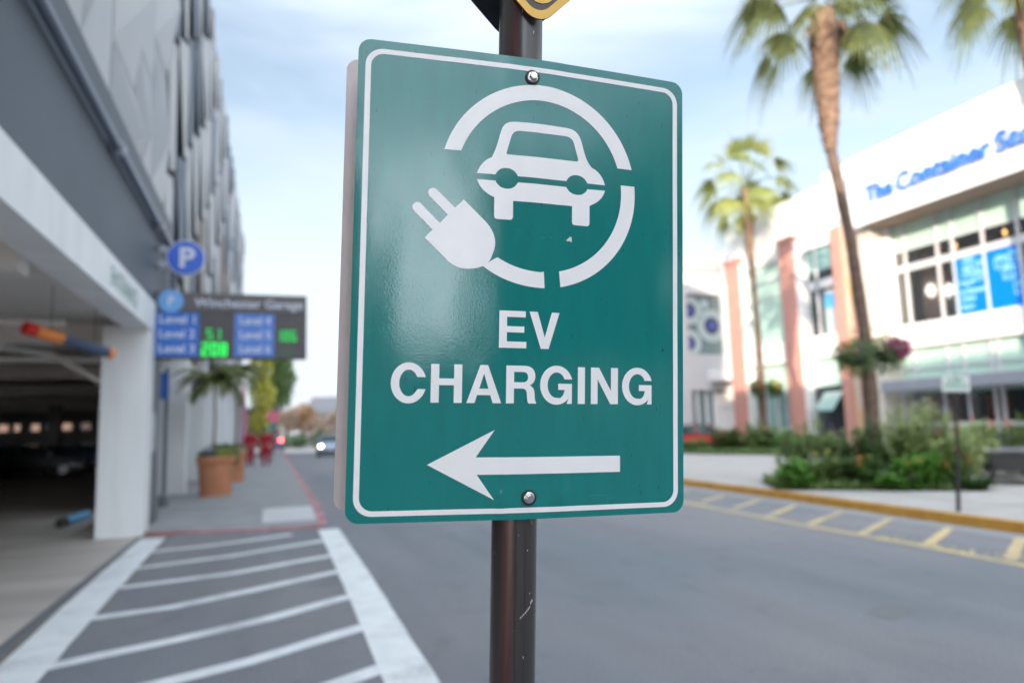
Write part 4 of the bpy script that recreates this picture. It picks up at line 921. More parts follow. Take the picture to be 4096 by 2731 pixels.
boxpart('window_poster', 'blue_light', Q, 23.64, 23.66, 23.95, 24.7, 6.5, 7.1)
k = MB(); k.box(23.64, 23.7, 23.75, 25.73, 7.45, 7.85).box(23.64, 23.7, 25.05, 25.15, 5.3, 9.35).box(23.64, 23.7, 25.65, 25.73, 5.3, 9.35)
k.build('window_frame', M['frame'], Q)
boxpart('floor_band', 'store_white', Q, 23.5, 24, 23.75, 31.3, 4.3, 5.3)
boxpart('transom_glass', 'spandrel', Q, 23.7, 23.8, 23.75, 29.85, 3.0, 4.3)
boxpart('shop_glass', 'spandrel2', Q, 23.7, 23.8, 26.95, 29.85, 0, 3.0)
boxpart('shop_glass', 'glass_dark', Q, 23.7, 23.8, 23.75, 25.73, 0, 3.0)
k = MB()
for y in (27.6, 28.3, 29.1): k.box(23.64, 23.7, y, y+.1, 0, 3.0)
build_each(k, 'shop_mullion', M['frame'], Q)
MB().add([(22.9, 24.0, 1.95), (22.9, 25.1, 1.95), (23.6, 25.1, 2.75), (23.6, 24.0, 2.75), (22.9, 24.0, 1.9), (22.9, 25.1, 1.9), (23.6, 25.1, 2.7), (23.6, 24.0, 2.7)], [(0, 1, 2, 3), (7, 6, 5, 4), (0, 4, 5, 1), (1, 5, 6, 2), (2, 6, 7, 3), (3, 7, 4, 0)]).build('sloping_awning', M['spandrel2'], Q)
boxpart('side_wall', 'store_white', Q, 23.75, 40, 31.15, 31.4, 0, 9.35)

# ------------------------------------------------------------------ pale grey building beyond with round artwork in its window
K_ = thing('grey_building', (21, 33, 0), 'pale grey shop building with round lens artwork in its upper window', 'building')
boxpart('wall', 'grey_bld', K_, 16.5, 24.4, 33.0, 48, 8.7, 10.0)
boxpart('parapet', 'grey_bld2', K_, 16.4, 24.45, 32.9, 48, 10.0, 10.75)
boxpart('lower_wall', 'grey_bld', K_, 16.5, 24.4, 33.0, 48, 3.3, 5.3)
boxpart('pier', 'grey_bld', K_, 20.9, 21.85, 32.97, 34, -.01, 8.7)
boxpart('corner_pier', 'store_white', K_, 24.25, 25.3, 32.6, 48, 0, 11.1)
boxpart('corner_pier', 'grey_bld', K_, 16.5, 17.2, 33.0, 48, 0, 8.7)
wn = boxpart('art_window', 'art_glass', K_, 17.2, 24.25, 33.25, 33.35, 5.3, 8.7)
def face_disc(name, m, cx_, cz_, r0, r1, par, y):
    lo_ = [arc(cx_, cz_, r1, 0, 360, 36)[:-1]]+([arc(cx_, cz_, r0, 0, 360, 36)[:-1]] if r0 else [])
    lo_ = [[(min(max(a, 17.25), 24.2), min(max(b_, 5.35), 8.65)) for a, b_ in l] for l in lo_]
    vf = shape(lo_); k = MB(); n_ = len(vf[0]); k.add([(v.x, y, v.y) for v in vf[0]], [tuple(reversed(f)) for f in vf[1]])
    return k.build(name, M[m], par)
for (cx_, cz_, r) in ((23.6, 6.95, .95), (22.2, 7.8, .8), (22.1, 5.95, .75), (20.2, 7.3, .9), (18.4, 6.4, .8)):
    face_disc('white_ring', 'art_white', cx_, cz_, r*.52, r, wn, 33.235)
    face_disc('navy_disc', 'art_navy', cx_, cz_, 0, r*.5, wn, 33.235)
    face_disc('blue_disc', 'art_blue', cx_+.03, cz_, 0, r*.22, wn, 33.225)
face_disc('white_ring', 'art_white', 23.2, 8.2, .0, .28, wn, 33.23)
boxpart('shop_glass', 'art_glass', K_, 17.2, 24.25, 33.3, 33.4, 0, 3.3)
k = MB()
for x in (22.3, 22.9, 23.4, 19, 20): k.box(x, x+.12, 33.2, 33.3, 0, 3.3)
k.box(23.45, 24.25, 33.15, 33.25, 0, 3.1); build_each(k, 'door_frame', M['store_white'], K_)
boxpart('canopy', 'store_white', K_, 23.0, 25.2, 31.9, 33.0, 3.75, 4.35, bevel=.05)

# ------------------------------------------------------------------ fan palms
def fan(mb, base, d, R, n=17, spread=80, droop=.5, rs=random):
    d = d.normalized(); side = d.cross(Vector((0, 0, 1)));
    if side.length < .1: side = Vector((1, 0, 0))
    side.normalize(); tl = rs.uniform(-.5, .5); up = side.cross(d); side = side*cos(tl)+up*sin(tl)
    for i in range(n):
        a = R_(-spread+2*spread*i/(n-1)); dd = d*cos(a)+side*sin(a); L_ = R*(1-.25*abs(a)/R_(spread))*rs.uniform(.88, 1.05)
        wv = dd.cross(side.cross(d)).normalized(); w0 = .02; w1 = L_*R_(spread)/(n-1)*.56; dr = droop*rs.uniform(.7, 1.3)
        P = [base+dd*(L_*t)+Vector((0, 0, -dr*L_*t*t*(1+.6*t))) for t in (.03, .38, .70, 1.)]
        W2 = [w0, w1, w1*.55, .006]
        vs = []
        for p, ww in zip(P, W2): vs += [p-wv*ww, p+wv*ww]
        mb.add(vs, [(0, 1, 3, 2), (2, 3, 5, 4), (4, 5, 7, 6)])
def fan_palm(x, y, path, rad, crown_c, nleaf, R, pet, label, boot=None, seed=1, lm='palm_leaf', dead=True):
    rs = random.Random(seed)
    t = thing('palm_tree', (x, y, .15), label, 'palm tree', 'fan palms along the shopping side of the street')
    k = MB(); pts = []; rr = []
    for i in range(len(path)-1):
        for s_ in range(8):
            f = s_/8; pts.append(Vector(path[i]).lerp(Vector(path[i+1]), f)); rr.append((rad[i]*(1-f)+rad[i+1]*f)*rs.uniform(.94, 1.06))
    pts.append(Vector(path[-1])); rr.append(rad[-1])
    k.tube(pts, rr, 16); k.build('trunk', M['trunk'], t, smooth=True)
    if boot:
        bp, br = boot; k = MB(); pts = []; rr = []
        for i in range(len(bp)-1):
            for s_ in range(6):
                f = s_/6; pts.append(Vector(bp[i]).lerp(Vector(bp[i+1]), f)); rr.append((br[i]*(1-f)+br[i+1]*f)*rs.uniform(.93, 1.07))
        pts.append(Vector(bp[-1])); rr.append(br[-1]); k.tube(pts, rr, 14)
        for i in range(260):   # cut leaf bases standing off the trunk
            j = rs.randrange(len(pts)-1); a = rs.uniform(0, 2*pi); o = Vector((cos(a), sin(a), 0)); p = pts[j].lerp(pts[j+1], rs.random())+o*rr[j]*.9; r = rs.uniform(.04, .10)
            tdir = o.cross(Vector((0, 0, 1))); q = p+o*r*1.0+Vector((0, 0, rs.uniform(.08, .22)))
            k.add([p-tdir*.05, p+tdir*.05, q+tdir*.02, q-tdir*.02, p+Vector((0, 0, -.06))], [(0, 1, 2, 3), (4, 1, 0), (4, 3, 2)])
        k.build('leaf_base_sheath', M['boot'], t, smooth=False)
    k = MB(); st = MB(); c = Vector(crown_c)
    for i in range(nleaf):
        az = i*2.399963+rs.uniform(-.3, .3); el = R_(-58+135*((i+.5)/nleaf)**.85)+rs.uniform(-.12, .12)
        d = Vector((cos(az)*cos(el), sin(az)*cos(el), sin(el))); pl = pet*rs.uniform(.8, 1.15)
        b0 = c+Vector((cos(az)*.18, sin(az)*.18, -.25+.5*i/nleaf)); m1 = b0+d*pl*.55; m2 = b0+d*pl+Vector((0, 0, -.12*pl))
        st.tube([b0, m1, m2], [.028, .02, .014], 5)
        dn = (d+Vector((0, 0, -.55 if el < .9 else -.1))).normalized()
        fan(k, m2, dn, R*rs.uniform(.85, 1.1), 19, 82, .42 if el < .8 else .2, rs)
    k.build('crown', M[lm], t); st.build('petioles', M['palm_leaf'], t)
    if dead:
        k = MB()
        for i in range(10):
            az = rs.uniform(0, 2*pi); d = Vector((cos(az)*.35, sin(az)*.35, -1)); fan(k, c+Vector((cos(az)*.3, sin(az)*.3, -.7)), d, R*.6, 12, 40, .1, rs)
        k.build('dry_fronds', M['boot'], t)
    return t
fan_palm(13.0, 12.5, [(13.0, 12.5, .1), (13.06, 12.5, 2.2), (13.05, 12.5, 3.6), (12.89, 12.5, 5.7), (12.53, 12.5, 8.0), (12.62, 12.5, 11.2)], [.19, .16, .14, .125, .115, .15], (12.66, 12.5, 11.95), 30, 1.1, 1.36,
         'fan palm with a thick brown sheath under its crown, leaning over the near bed', ([(12.52, 12.5, 7.9), (12.56, 12.5, 8.7), (12.60, 12.5, 9.8), (12.62, 12.5, 10.7), (12.66, 12.5, 11.5)], [.13, .24, .29, .33, .24]), 5)
fan_palm(22.4, 28.0, [(22.4, 28, .1), (22.52, 28, 3.4), (22.52, 28, 7.2), (22.38, 28, 12.6)], [.22, .17, .13, .14], (22.4, 28, 13.35), 26, 1.35, 1.45,
         'slender fan palm standing before the pink-columned shops', ([(22.46, 28, 9.3), (22.42, 28, 10.6), (22.4, 28, 11.9), (22.4, 28, 13.1)], [.13, .20, .25, .2]), 9, 'palm_leaf2', False)
fan_palm(22.24, 13.85, [(22.24, 13.85, .1), (22.22, 13.85, 6.7), (22.16, 13.85, 11.8), (22.12, 13.85, 14.9)], [.2, .16, .15, .17], (22.17, 13.85, 15.9), 32, 1.35, 1.5,
         'fan palm at the upper right corner rising in front of the white store', ([(22.16, 13.85, 11.3), (22.14, 13.85, 13.1), (22.15, 13.85, 15.0)], [.15, .31, .34]), 17)

# ------------------------------------------------------------------ planting
def leaves(mb, c, rx, ry, rz, n, s, rs, asp=.45, up=.3, hollow=.35):
    c = Vector(c)
    for i in range(n):
        while True:
            v = Vector((rs.uniform(-1, 1), rs.uniform(-1, 1), rs.uniform(-1, 1)))
            if hollow < v.length < 1: break
        if noise.noise(Vector((v.x*2.2+c.x, v.y*2.2+c.y, v.z*2.2+c.z))) < -.18: continue
        p = c+Vector((v.x*rx, v.y*ry, v.z*rz)); a = Vector((rs.gauss(0, 1), rs.gauss(0, 1), rs.gauss(up, 1))).normalized(); b_ = a.orthogonal().normalized()
        an = rs.uniform(0, 6.3); b_ = b_*cos(an)+a.cross(b_)*sin(an); L_ = s*rs.uniform(.6, 1.3); w_ = L_*asp
        mb.add([p, p+a*L_*.5+b_*w_*.5, p+a*L_, p+a*L_*.5-b_*w_*.5], [(0, 1, 2, 3)])
def shrub(x, y, w_, h, lm, label, fl=None, seed=0, z=.15, dens=1., ls=.055, spikes=0, cat='shrub', name='flowering_shrub', grp='plants in the beds under the palms', nf=12, fs=.05):
    rs = random.Random(seed*7+3); t = thing(name, (x, y, z), label, cat, grp)
    k = MB(); st = MB(); fk = MB()
    ns = int(14*dens*w_/.5)+8
    for i in range(ns):
        a = rs.uniform(0, 2*pi); r = w_*sqrt(rs.random())*.95; hh = h*rs.uniform(.55, 1.05)*(1-.35*(r/w_)**2)
        b0 = Vector((x+r*.45*cos(a), y+r*.45*sin(a), z)); tp = Vector((x+r*cos(a), y+r*sin(a), z+hh)); md = b0.lerp(tp, .5)+Vector((0, 0, hh*.08))
        st.tube([b0, md, tp], [.006, .005, .003], 4)
        for j in range(int((52 if lm == 'leaf_pale' else 36)*dens)):
            f = rs.uniform(.12, 1.); p = b0.lerp(md, f*2) if f < .5 else md.lerp(tp, f*2-1); p = p+Vector((rs.gauss(0, .05), rs.gauss(0, .05), rs.gauss(0, .02)))
            an = rs.uniform(0, 6.3); d = Vector((cos(an), sin(an), rs.uniform(-.2, .9))).normalized(); s2 = d.cross(Vector((0, 0, 1))).normalized(); L_ = ls*rs.uniform(.7, 1.5); w2 = L_*.28
            k.add([p, p+d*L_*.5+s2*w2, p+d*L_, p+d*L_*.5-s2*w2], [(0, 1, 2, 3)])
        if fl and rs.random() < .75 and nf > 0:
            nf -= 1
            if spikes:
                for q_ in range(9): leaves(fk, tp+Vector((0, 0, q_*.022-.05)), .016, .016, .02, 5, .022, rs, .8, .3, 0)
            else: leaves(fk, tp+Vector((0, 0, .01)), fs*.6, fs*.6, fs*.5, 26, fs*.6, rs, .9, .3, 0)
    k.build('foliage', M[lm], t); st.build('stems', M['stem'], t)
    if fk.v: fk.build('flowers', M[fl], t)
    return t
SH = [ # near bed
 (10.55, 12.25, .42, .50, 'leaf_bright', 'low bright green leafy plant at the left tip of the near flower bed', 'fl_coral', 1.2, .07, 0, 4),
 (11.15, 12.0, .45, .62, 'leaf_mid', 'bushy green plant with two yellow blooms near the left tip of the near bed', 'fl_yellow', 1.1, .06, 0, 4),
 (11.75, 11.55, .48, .60, 'leaf_dark', 'dark green bush with orange blooms at the kerb side of the near bed', 'fl_orange', 1.2, .06, 0, 4),
 (12.15, 11.95, .50, 1.05, 'leaf_dark', 'tall dark green bush directly in front of the leaning palm trunk', None, 1.3, .06, 0, 0),
 (12.05, 12.9, .55, 1.25, 'leaf_mid', 'tall green bush to the left of the leaning palm trunk', 'fl_purple', 1.1, .06, 1, 4),
 (11.5, 13.3, .5, .95, 'leaf_mid', 'mid-height green bush at the far left of the near bed', None, 1., .06, 0, 0),
 (12.75, 11.35, .58, 1.42, 'leaf_pale', 'tallest pale grey-green shrub with purple flower spikes right of the palm trunk', 'fl_purple', 1.4, .05, 1, 10),
 (13.35, 11.3, .50, 1.34, 'leaf_pale', 'pale shrub with upright purple spikes second from the palm trunk', 'fl_purple', 1.3, .05, 1, 9),
 (12.35, 10.75, .42, .62, 'leaf_bright', 'bright green broad-leaved plant with coral blooms at the front middle of the near bed', 'fl_coral', 1.3, .10, 0, 5),
 (12.85, 10.55, .42, .85, 'leaf_mid', 'green plant with orange-red blooms beside the foot of the street sign', 'fl_orange', 1.1, .06, 0, 6),
 (13.45, 10.75, .42, 1.12, 'leaf_pale', 'pale leafy shrub with large pink blooms right of the street sign', 'fl_pink', 1.2, .055, 0, 7),
 (11.9, 10.95, .35, .28, 'leaf_bright', 'low green groundcover with lilac blooms on the front edge of the near bed', 'fl_lilac', 1.2, .06, 0, 6),
 (12.95, 10.12, .30, .24, 'leaf_dark', 'small dark tuft at the right corner of the near bed', 'fl_lilac', 1.2, .05, 0, 2),
 (13.7, 12.1, .5, 1.15, 'leaf_mid', 'green bush close behind the pale purple-spiked shrubs right of the palm trunk', 'fl_purple', 1.1, .06, 1, 3),
 (13.1, 12.0, .4, 1.0, 'leaf_dark', 'dark bush squeezed against the right side of the leaning palm trunk', None, 1.2, .06, 0, 0),
 # far bed
 (18.9, 28.2, .8, .55, 'leaf_mid', 'low hedge-like shrub at the left end of the far bed', None, .9, .09, 0, 0),
 (19.4, 26.6, .9, .95, 'leaf_dark', 'rounded dark shrub with red blooms in the far bed', 'fl_coral', 1., .09, 0, 8),
 (20.0, 25.3, .9, 1.05, 'leaf_mid', 'taller green shrub in the middle of the far bed left of the slender palm', 'fl_pink', 1., .09, 0, 5),
 (20.6, 24.0, .9, .85, 'leaf_bright', 'light green shrub right of the slender palm in the far bed', 'fl_pink', 1., .09, 0, 5),
 (21.0, 22.8, .8, .7, 'leaf_mid', 'yellow-green shrub at the right end of the far bed', 'fl_yellow', 1., .09, 0, 6),
 # beyond the chairs
 (15.9, 12.3, .55, 1.05, 'leaf_pale', 'airy pale shrub with pink blooms behind the wicker chairs', 'fl_pink', 1.2, .06, 0, 5),
 (16.9, 12.0, .6, 1.15, 'leaf_mid', 'green shrub behind the wicker chairs at the right edge of the view', 'fl_coral', 1.1, .06, 0, 5)]
for i, (x, y, w_, h, lm, lb, fl, dn, ls, sp, nf) in enumerate(SH):
    shrub(x, y, w_*1.1, h*(1.24 if h < .9 else 1.34), lm, lb, fl, i, dens=dn*1.7, ls=ls*1.5, spikes=sp, nf=nf+3*(nf > 0), fs=.065 if i < 15 else .09)
# soil and creeping cover of the two beds
for pts, nm in ((((10.1, 12.35), (12.0, 10.65), (12.95, 9.85), (14.1, 11.4), (12.8, 13.6), (11.2, 14.3)), 'bed_soil'), (((18., 29.2), (18.3, 27), (20.3, 22.0), (21.8, 22.4), (21.5, 28.5)), 'bed_soil')):
    struct(MB().add([(a, b_, .158) for a, b_ in pts], [tuple(range(len(pts)))]).build(nm, M['soil']))
def cover(pts, n, s, lm, seed):
    rs = random.Random(seed); k = MB(); xs = [p[0] for p in pts]; yy = [p[1] for p in pts]
    def inside(x, y):
        r = False; j = len(pts)-1
        for i in range(len(pts)):
            if (pts[i][1] > y) != (pts[j][1] > y) and x < (pts[j][0]-pts[i][0])*(y-pts[i][1])/(pts[j][1]-pts[i][1])+pts[i][0]: r = not r
            j = i
        return r
    m_ = 0
    while m_ < n:
        x, y = rs.uniform(min(xs), max(xs)), rs.uniform(min(yy), max(yy))
        if not inside(x, y): continue
        m_ += 1; p = Vector((x, y, .15+rs.random()*.04)); a = rs.uniform(0, 6.3); d = Vector((cos(a)*.6, sin(a)*.6, rs.uniform(.4, 1.6))).normalized(); sd = d.cross(Vector((0, 0, 1))).normalized(); L_ = s*rs.uniform(.6, 1.8)
        k.add([p, p+d*L_*.5+sd*L_*.14, p+d*L_, p+d*L_*.5-sd*L_*.14], [(0, 1, 2, 3)])
    o = k.build('ground_cover', M[lm]); struct(o, 'stuff'); tag(o, ('short leafy ground cover filling the near flower bed' if seed == 1 else 'short leafy ground cover filling the far flower bed'), 'ground cover')
cover(((10.15, 12.3), (12.0, 10.7), (12.9, 9.95), (14.0, 11.4), (12.8, 13.4), (11.2, 14.1)), 9000, .13, 'leaf_mid', 1)
cover(((18., 29.2), (18.3, 27), (20.2, 22.2), (21.6, 22.5), (21.4, 28.4)), 8000, .2, 'leaf_mid', 2)
# hanging baskets on brackets from the palm trunks
def basket(x, y, z, r, label, fl, seed, tx, ty, flx=0.):
    rs = random.Random(seed); t = thing('hanging_basket', (x, y, z-.25), label, 'hanging basket', 'hanging flower baskets on the palm trunks')
    MB().lathe([(r*.3, -.24), (r*.6, -.14), (r*.75, .0), (r*.78, .04)], (x, y, z), 16).build('bowl', M['soil'], t, smooth=True)
    k = MB(); leaves(k, (x, y, z+.06), r*1.08, r*1.08, r*.85, 1900, .075, rs, .5, .2, .25); leaves(k, (x, y, z-.22), r*.9, r*.9, r*.65, 800, .08, rs, .4, -.6, .3)
    k.build('foliage', M['leaf_dark'], t)
    k = MB(); leaves(k, (x+flx, y-.12, z+.08), r*.62, r*.85, r*.62, (900 if fl == 'fl_magenta' else 350) if fl != 'fl_purple' else 40, .07, rs, .9, .2, .4); k.build('flowers', M[fl], t)
    MB().tube([(tx, ty, z+.55), (x, y, z+.62), (x, y, z+.58)], .012, 6).build('bracket', M['black_metal'], t)
    k = MB()
    for a in (0, 2.1, 4.2): k.tube([(x, y, z+.58), (x+r*.7*cos(a), y+r*.7*sin(a), z+.03)], .004, 4)
    build_each(k, 'chain', M['black_metal'], t)
basket(12.52, 12.35, 3.0, .42, 'hanging basket of dark green foliage on the left of the leaning palm trunk', 'fl_purple', 4, 12.95, 12.5)
basket(13.52, 12.35, 3.08, .42, 'hanging basket with magenta flowers on the right of the leaning palm trunk', 'fl_magenta', 6, 13.1, 12.5, .16)
basket(22.0, 27.7, 3.1, .42, 'dark reddish hanging basket on the left of the slender palm', 'fl_coral', 8, 22.45, 28)
basket(23.0, 27.7, 3.1, .42, 'hanging basket with dark foliage on the right of the slender palm', 'fl_yellow', 10, 22.5, 28)

# ------------------------------------------------------------------ street sign by the yellow kerb
ss = thing('street_sign', (9.98, 8.1, .15), 'small white sign with green lettering on a thin black leaning post by the yellow kerb', 'street sign')
b0 = Vector((9.98, 8.1, .1)); b1 = Vector((10.14, 8.03, 2.24)); 
MB().tube([b0, b1], .022, 10).build('post', M['black_metal'], ss, smooth=True)
MB().tube([b0, b0+(b1-b0)*.35], .030, 10).build('post_sleeve', M['black_metal'], ss, smooth=True)
nd = Vector((-.777, -.629, 0)); sd = Vector((.629, -.777, 0)).normalized(); sd = (sd+Vector((0, 0, -.07))).normalized(); upv = Vector((.06, -.02, 1)).normalized()
c = Vector((10.12, 8.03, 2.10))+nd*.026
vf = shape([rrect(-.185, .185, -.125, .125, .02)]); k = MB(); n_ = len(vf[0])
k.add([c+sd*v.x+upv*v.y for v in vf[0]]+[c+sd*v.x+upv*v.y-nd*.004 for v in vf[0]], vf[1]+[tuple(n_+i for i in reversed(f)) for f in vf[1]])
pl_ = k.build('plate', M['nopark'], ss)
k = MB()
for s_, z0, z1, w_ in (('15 MIN', .02, .085, .10), ('PARKING', -.065, -.005, .15)):
    vf = text2d(s_, -w_, w_, z0, z1, offset=.02); k.add([c+nd*.003+sd*v.x+upv*v.y for v in vf[0]], vf[1])
k.build('lettering', M['sign_green'], pl_)

# ------------------------------------------------------------------ wicker chairs and table
def wicker_chair(x, y, rz, label):
    t = thing('wicker_chair', (x, y, .15), label, 'chair', 'black wicker chairs around the table', rz)
    k = MB()  # back: woven strips with gaps (back faces -y in local space)
    for i in range(16): k.box(-.28, .28, -.30+.0, -.285, .40+i*.024, .417+i*.024)
    for i in range(9): k.box(-.27+i*.0665, -.258+i*.0665, -.302, -.283, .38, .80)
    k.build('backrest', M['wicker'], t, world=False)
    k = MB().tube([(-.30, -.29, .0), (-.29, -.30, .42), (-.285, -.31, .80), (.285, -.31, .80), (.29, -.30, .42), (.30, -.29, .0)], .016, 8); k.build('back_frame', M['wicker'], t, world=False)
    MB().box(-.28, .28, -.28, .27, .36, .43).build('seat', M['wicker'], t, world=False, bevel=.015)
    for sx_ in (-1, 1):
        MB().tube([(sx_*.27, .24, .38), (sx_*.30, .28, .0)], [.017, .012], 8).build('leg', M['wicker'], t, world=False)
        MB().tube([(sx_*.27, -.26, .40), (sx_*.31, -.33, .0)], [.017, .012], 8).build('leg', M['wicker'], t, world=False)
        k = MB().tube([(sx_*.29, -.29, .64), (sx_*.30, .1, .63), (sx_*.29, .26, .58), (sx_*.28, .26, .40)], .018, 8); k.build('armrest', M['wicker'], t, world=False)
    return t
ch = wicker_chair(14.55, 10.42, -.86, 'black wicker chair with its back to the street, nearest the flower bed'); ch.scale = (1.35, 1., .78)
dup(ch, (14.92, 10.72, .15), -.86, 'black wicker chair half hidden behind the one nearest the flower bed')
dup(ch, (15.12, 9.75, .15), -.86, 'black wicker chair with its back to the street at the right edge of the view')
dup(ch, (15.95, 11.75, .15), 2.28, 'black wicker chair on the far side of the table')
tb = thing('cafe_table', (15.55, 10.95, .15), 'grey rectangular table behind the black wicker chairs', 'table', rz=-.86)
MB().box(-.75, .75, -.40, .40, .70, .74).build('table_top', M['table'], tb, world=False, bevel=.008)
for sx_ in (-1, 1):
    for sy_ in (-1, 1): MB().box(sx_*.66-.03, sx_*.66+.03, sy_*.32-.03, sy_*.32+.03, 0, .70).build('leg', M['wicker'], tb, world=False)
tb.scale = (1.2, 1., .9)

# ------------------------------------------------------------------ terracotta planters with small palms
def pot(x, y, r, h, label):
    t = thing('terracotta_planter', (x, y, .15), label, 'planter', 'terracotta planters along the garage wall')
    MB().lathe([(r*.80, 0), (r*.86, h*.5), (r*.92, h*.80), (r*.92, h*.82)], (x, y, .149), 40).build('pot', M['terracotta'], t, smooth=True)
    MB().lathe([(r*.98, h*.82), (r*1.0, h*.84), (r*1.0, h*.97), (r*.97, h), (r*.86, h), (r*.85, h*.9)], (x, y, .149), 40).build('rim', M['terracotta'], t, smooth=True)
    MB().lathe([(r*.85, h*.88), (r*.4, h*.93)], (x, y, .149), 24).build('soil', M['soil'], t)
    return t
pot(-1.28, 19.3, .46, .98, 'near terracotta planter on the pavement beside the white columns')
pot(-1.16, 24.6, .46, .98, 'far terracotta planter behind the nearer one')
def feather_palm(x, y, z0, zc, R, n, label, seed, lm='pot_palm', tr=.035):
    rs = random.Random(seed); t = thing('potted_palm', (x, y, z0), label, 'palm', 'palms growing in the terracotta planters')
    MB().tube([(x, y, z0-.05), (x+.03, y, (z0+zc)/2), (x, y, zc)], [tr, tr*.85, tr*.8], 10).build('trunk', M['trunk'], t, smooth=True)
    k = MB()
    for i in range(n):
        az = i*2.4+rs.uniform(-.3, .3); e0 = rs.uniform(.15, 1.25); L_ = R*rs.uniform(.75, 1.1); p = Vector((x, y, zc)); prev = p
        for s_ in range(9):
            f = s_/8; e = e0-1.9*f; d = Vector((cos(az)*cos(e), sin(az)*cos(e), sin(e))); q = prev+d*L_/8
            sd_ = d.cross(Vector((0, 0, 1)));
            if sd_.length < .05: sd_ = Vector((1, 0, 0))
            sd_.normalize(); k.add([prev-sd_*.007, prev+sd_*.007, q+sd_*.006, q-sd_*.006], [(0, 1, 2, 3)])
            for u in (.25, .75):
                b_ = prev.lerp(q, u); ll = L_*.30*sin(pi*min(1, .12+f*.85))+.05
                for sg in (-1, 1):
                    tip = b_+sd_*sg*ll*.8+d*ll*.5+Vector((0, 0, -ll*.35)); k.add([b_-d*.034, b_+d*.034, tip], [(0, 1, 2)])
            prev = q
    k.build('crown', M[lm], t)
feather_palm(-1.35, 19.35, 1.05, 2.95, 1.05, 26, 'thin-trunked palm in the near terracotta planter', 3)
feather_palm(-1.05, 24.7, 1.05, 3.6, 1.15, 26, 'taller thin-trunked palm in the far terracotta planter', 5)
feather_palm(-1.30, 24.5, 1.05, 1.15, .75, 22, 'dark green stemless palm at the foot of the far planter palm', 8, 'leaf_dark', .06)
def potplant(x, y, r, lm, fl, label, seed):
    rs = random.Random(seed); t = thing('potted_flowers', (x, y, 1.05), label, 'flowers', 'flowers growing in the terracotta planters'); k = MB(); leaves(k, (x, y, 1.14), r, r, .14, 700, .07, rs, .5, .6, 0); k.build('foliage', M[lm], t)
    k = MB(); leaves(k, (x+r*.2, y-.05, 1.20), r*.8, r*.8, .1, 130, .05, rs, .9, .6, 0); k.build('flowers', M[fl], t)
potplant(-1.48, 19.15, .22, 'leaf_dark', 'fl_purple', 'dark green leafy clump at the left rim of the near planter', 2)
potplant(-1.08, 19.1, .2, 'leaf_mid', 'fl_yellow', 'pale yellow flowers spilling over the right rim of the near planter', 4)
potplant(-1.15, 24.25, .28, 'leaf_mid', 'fl_pink', 'pink flowers at the front rim of the far planter', 6)

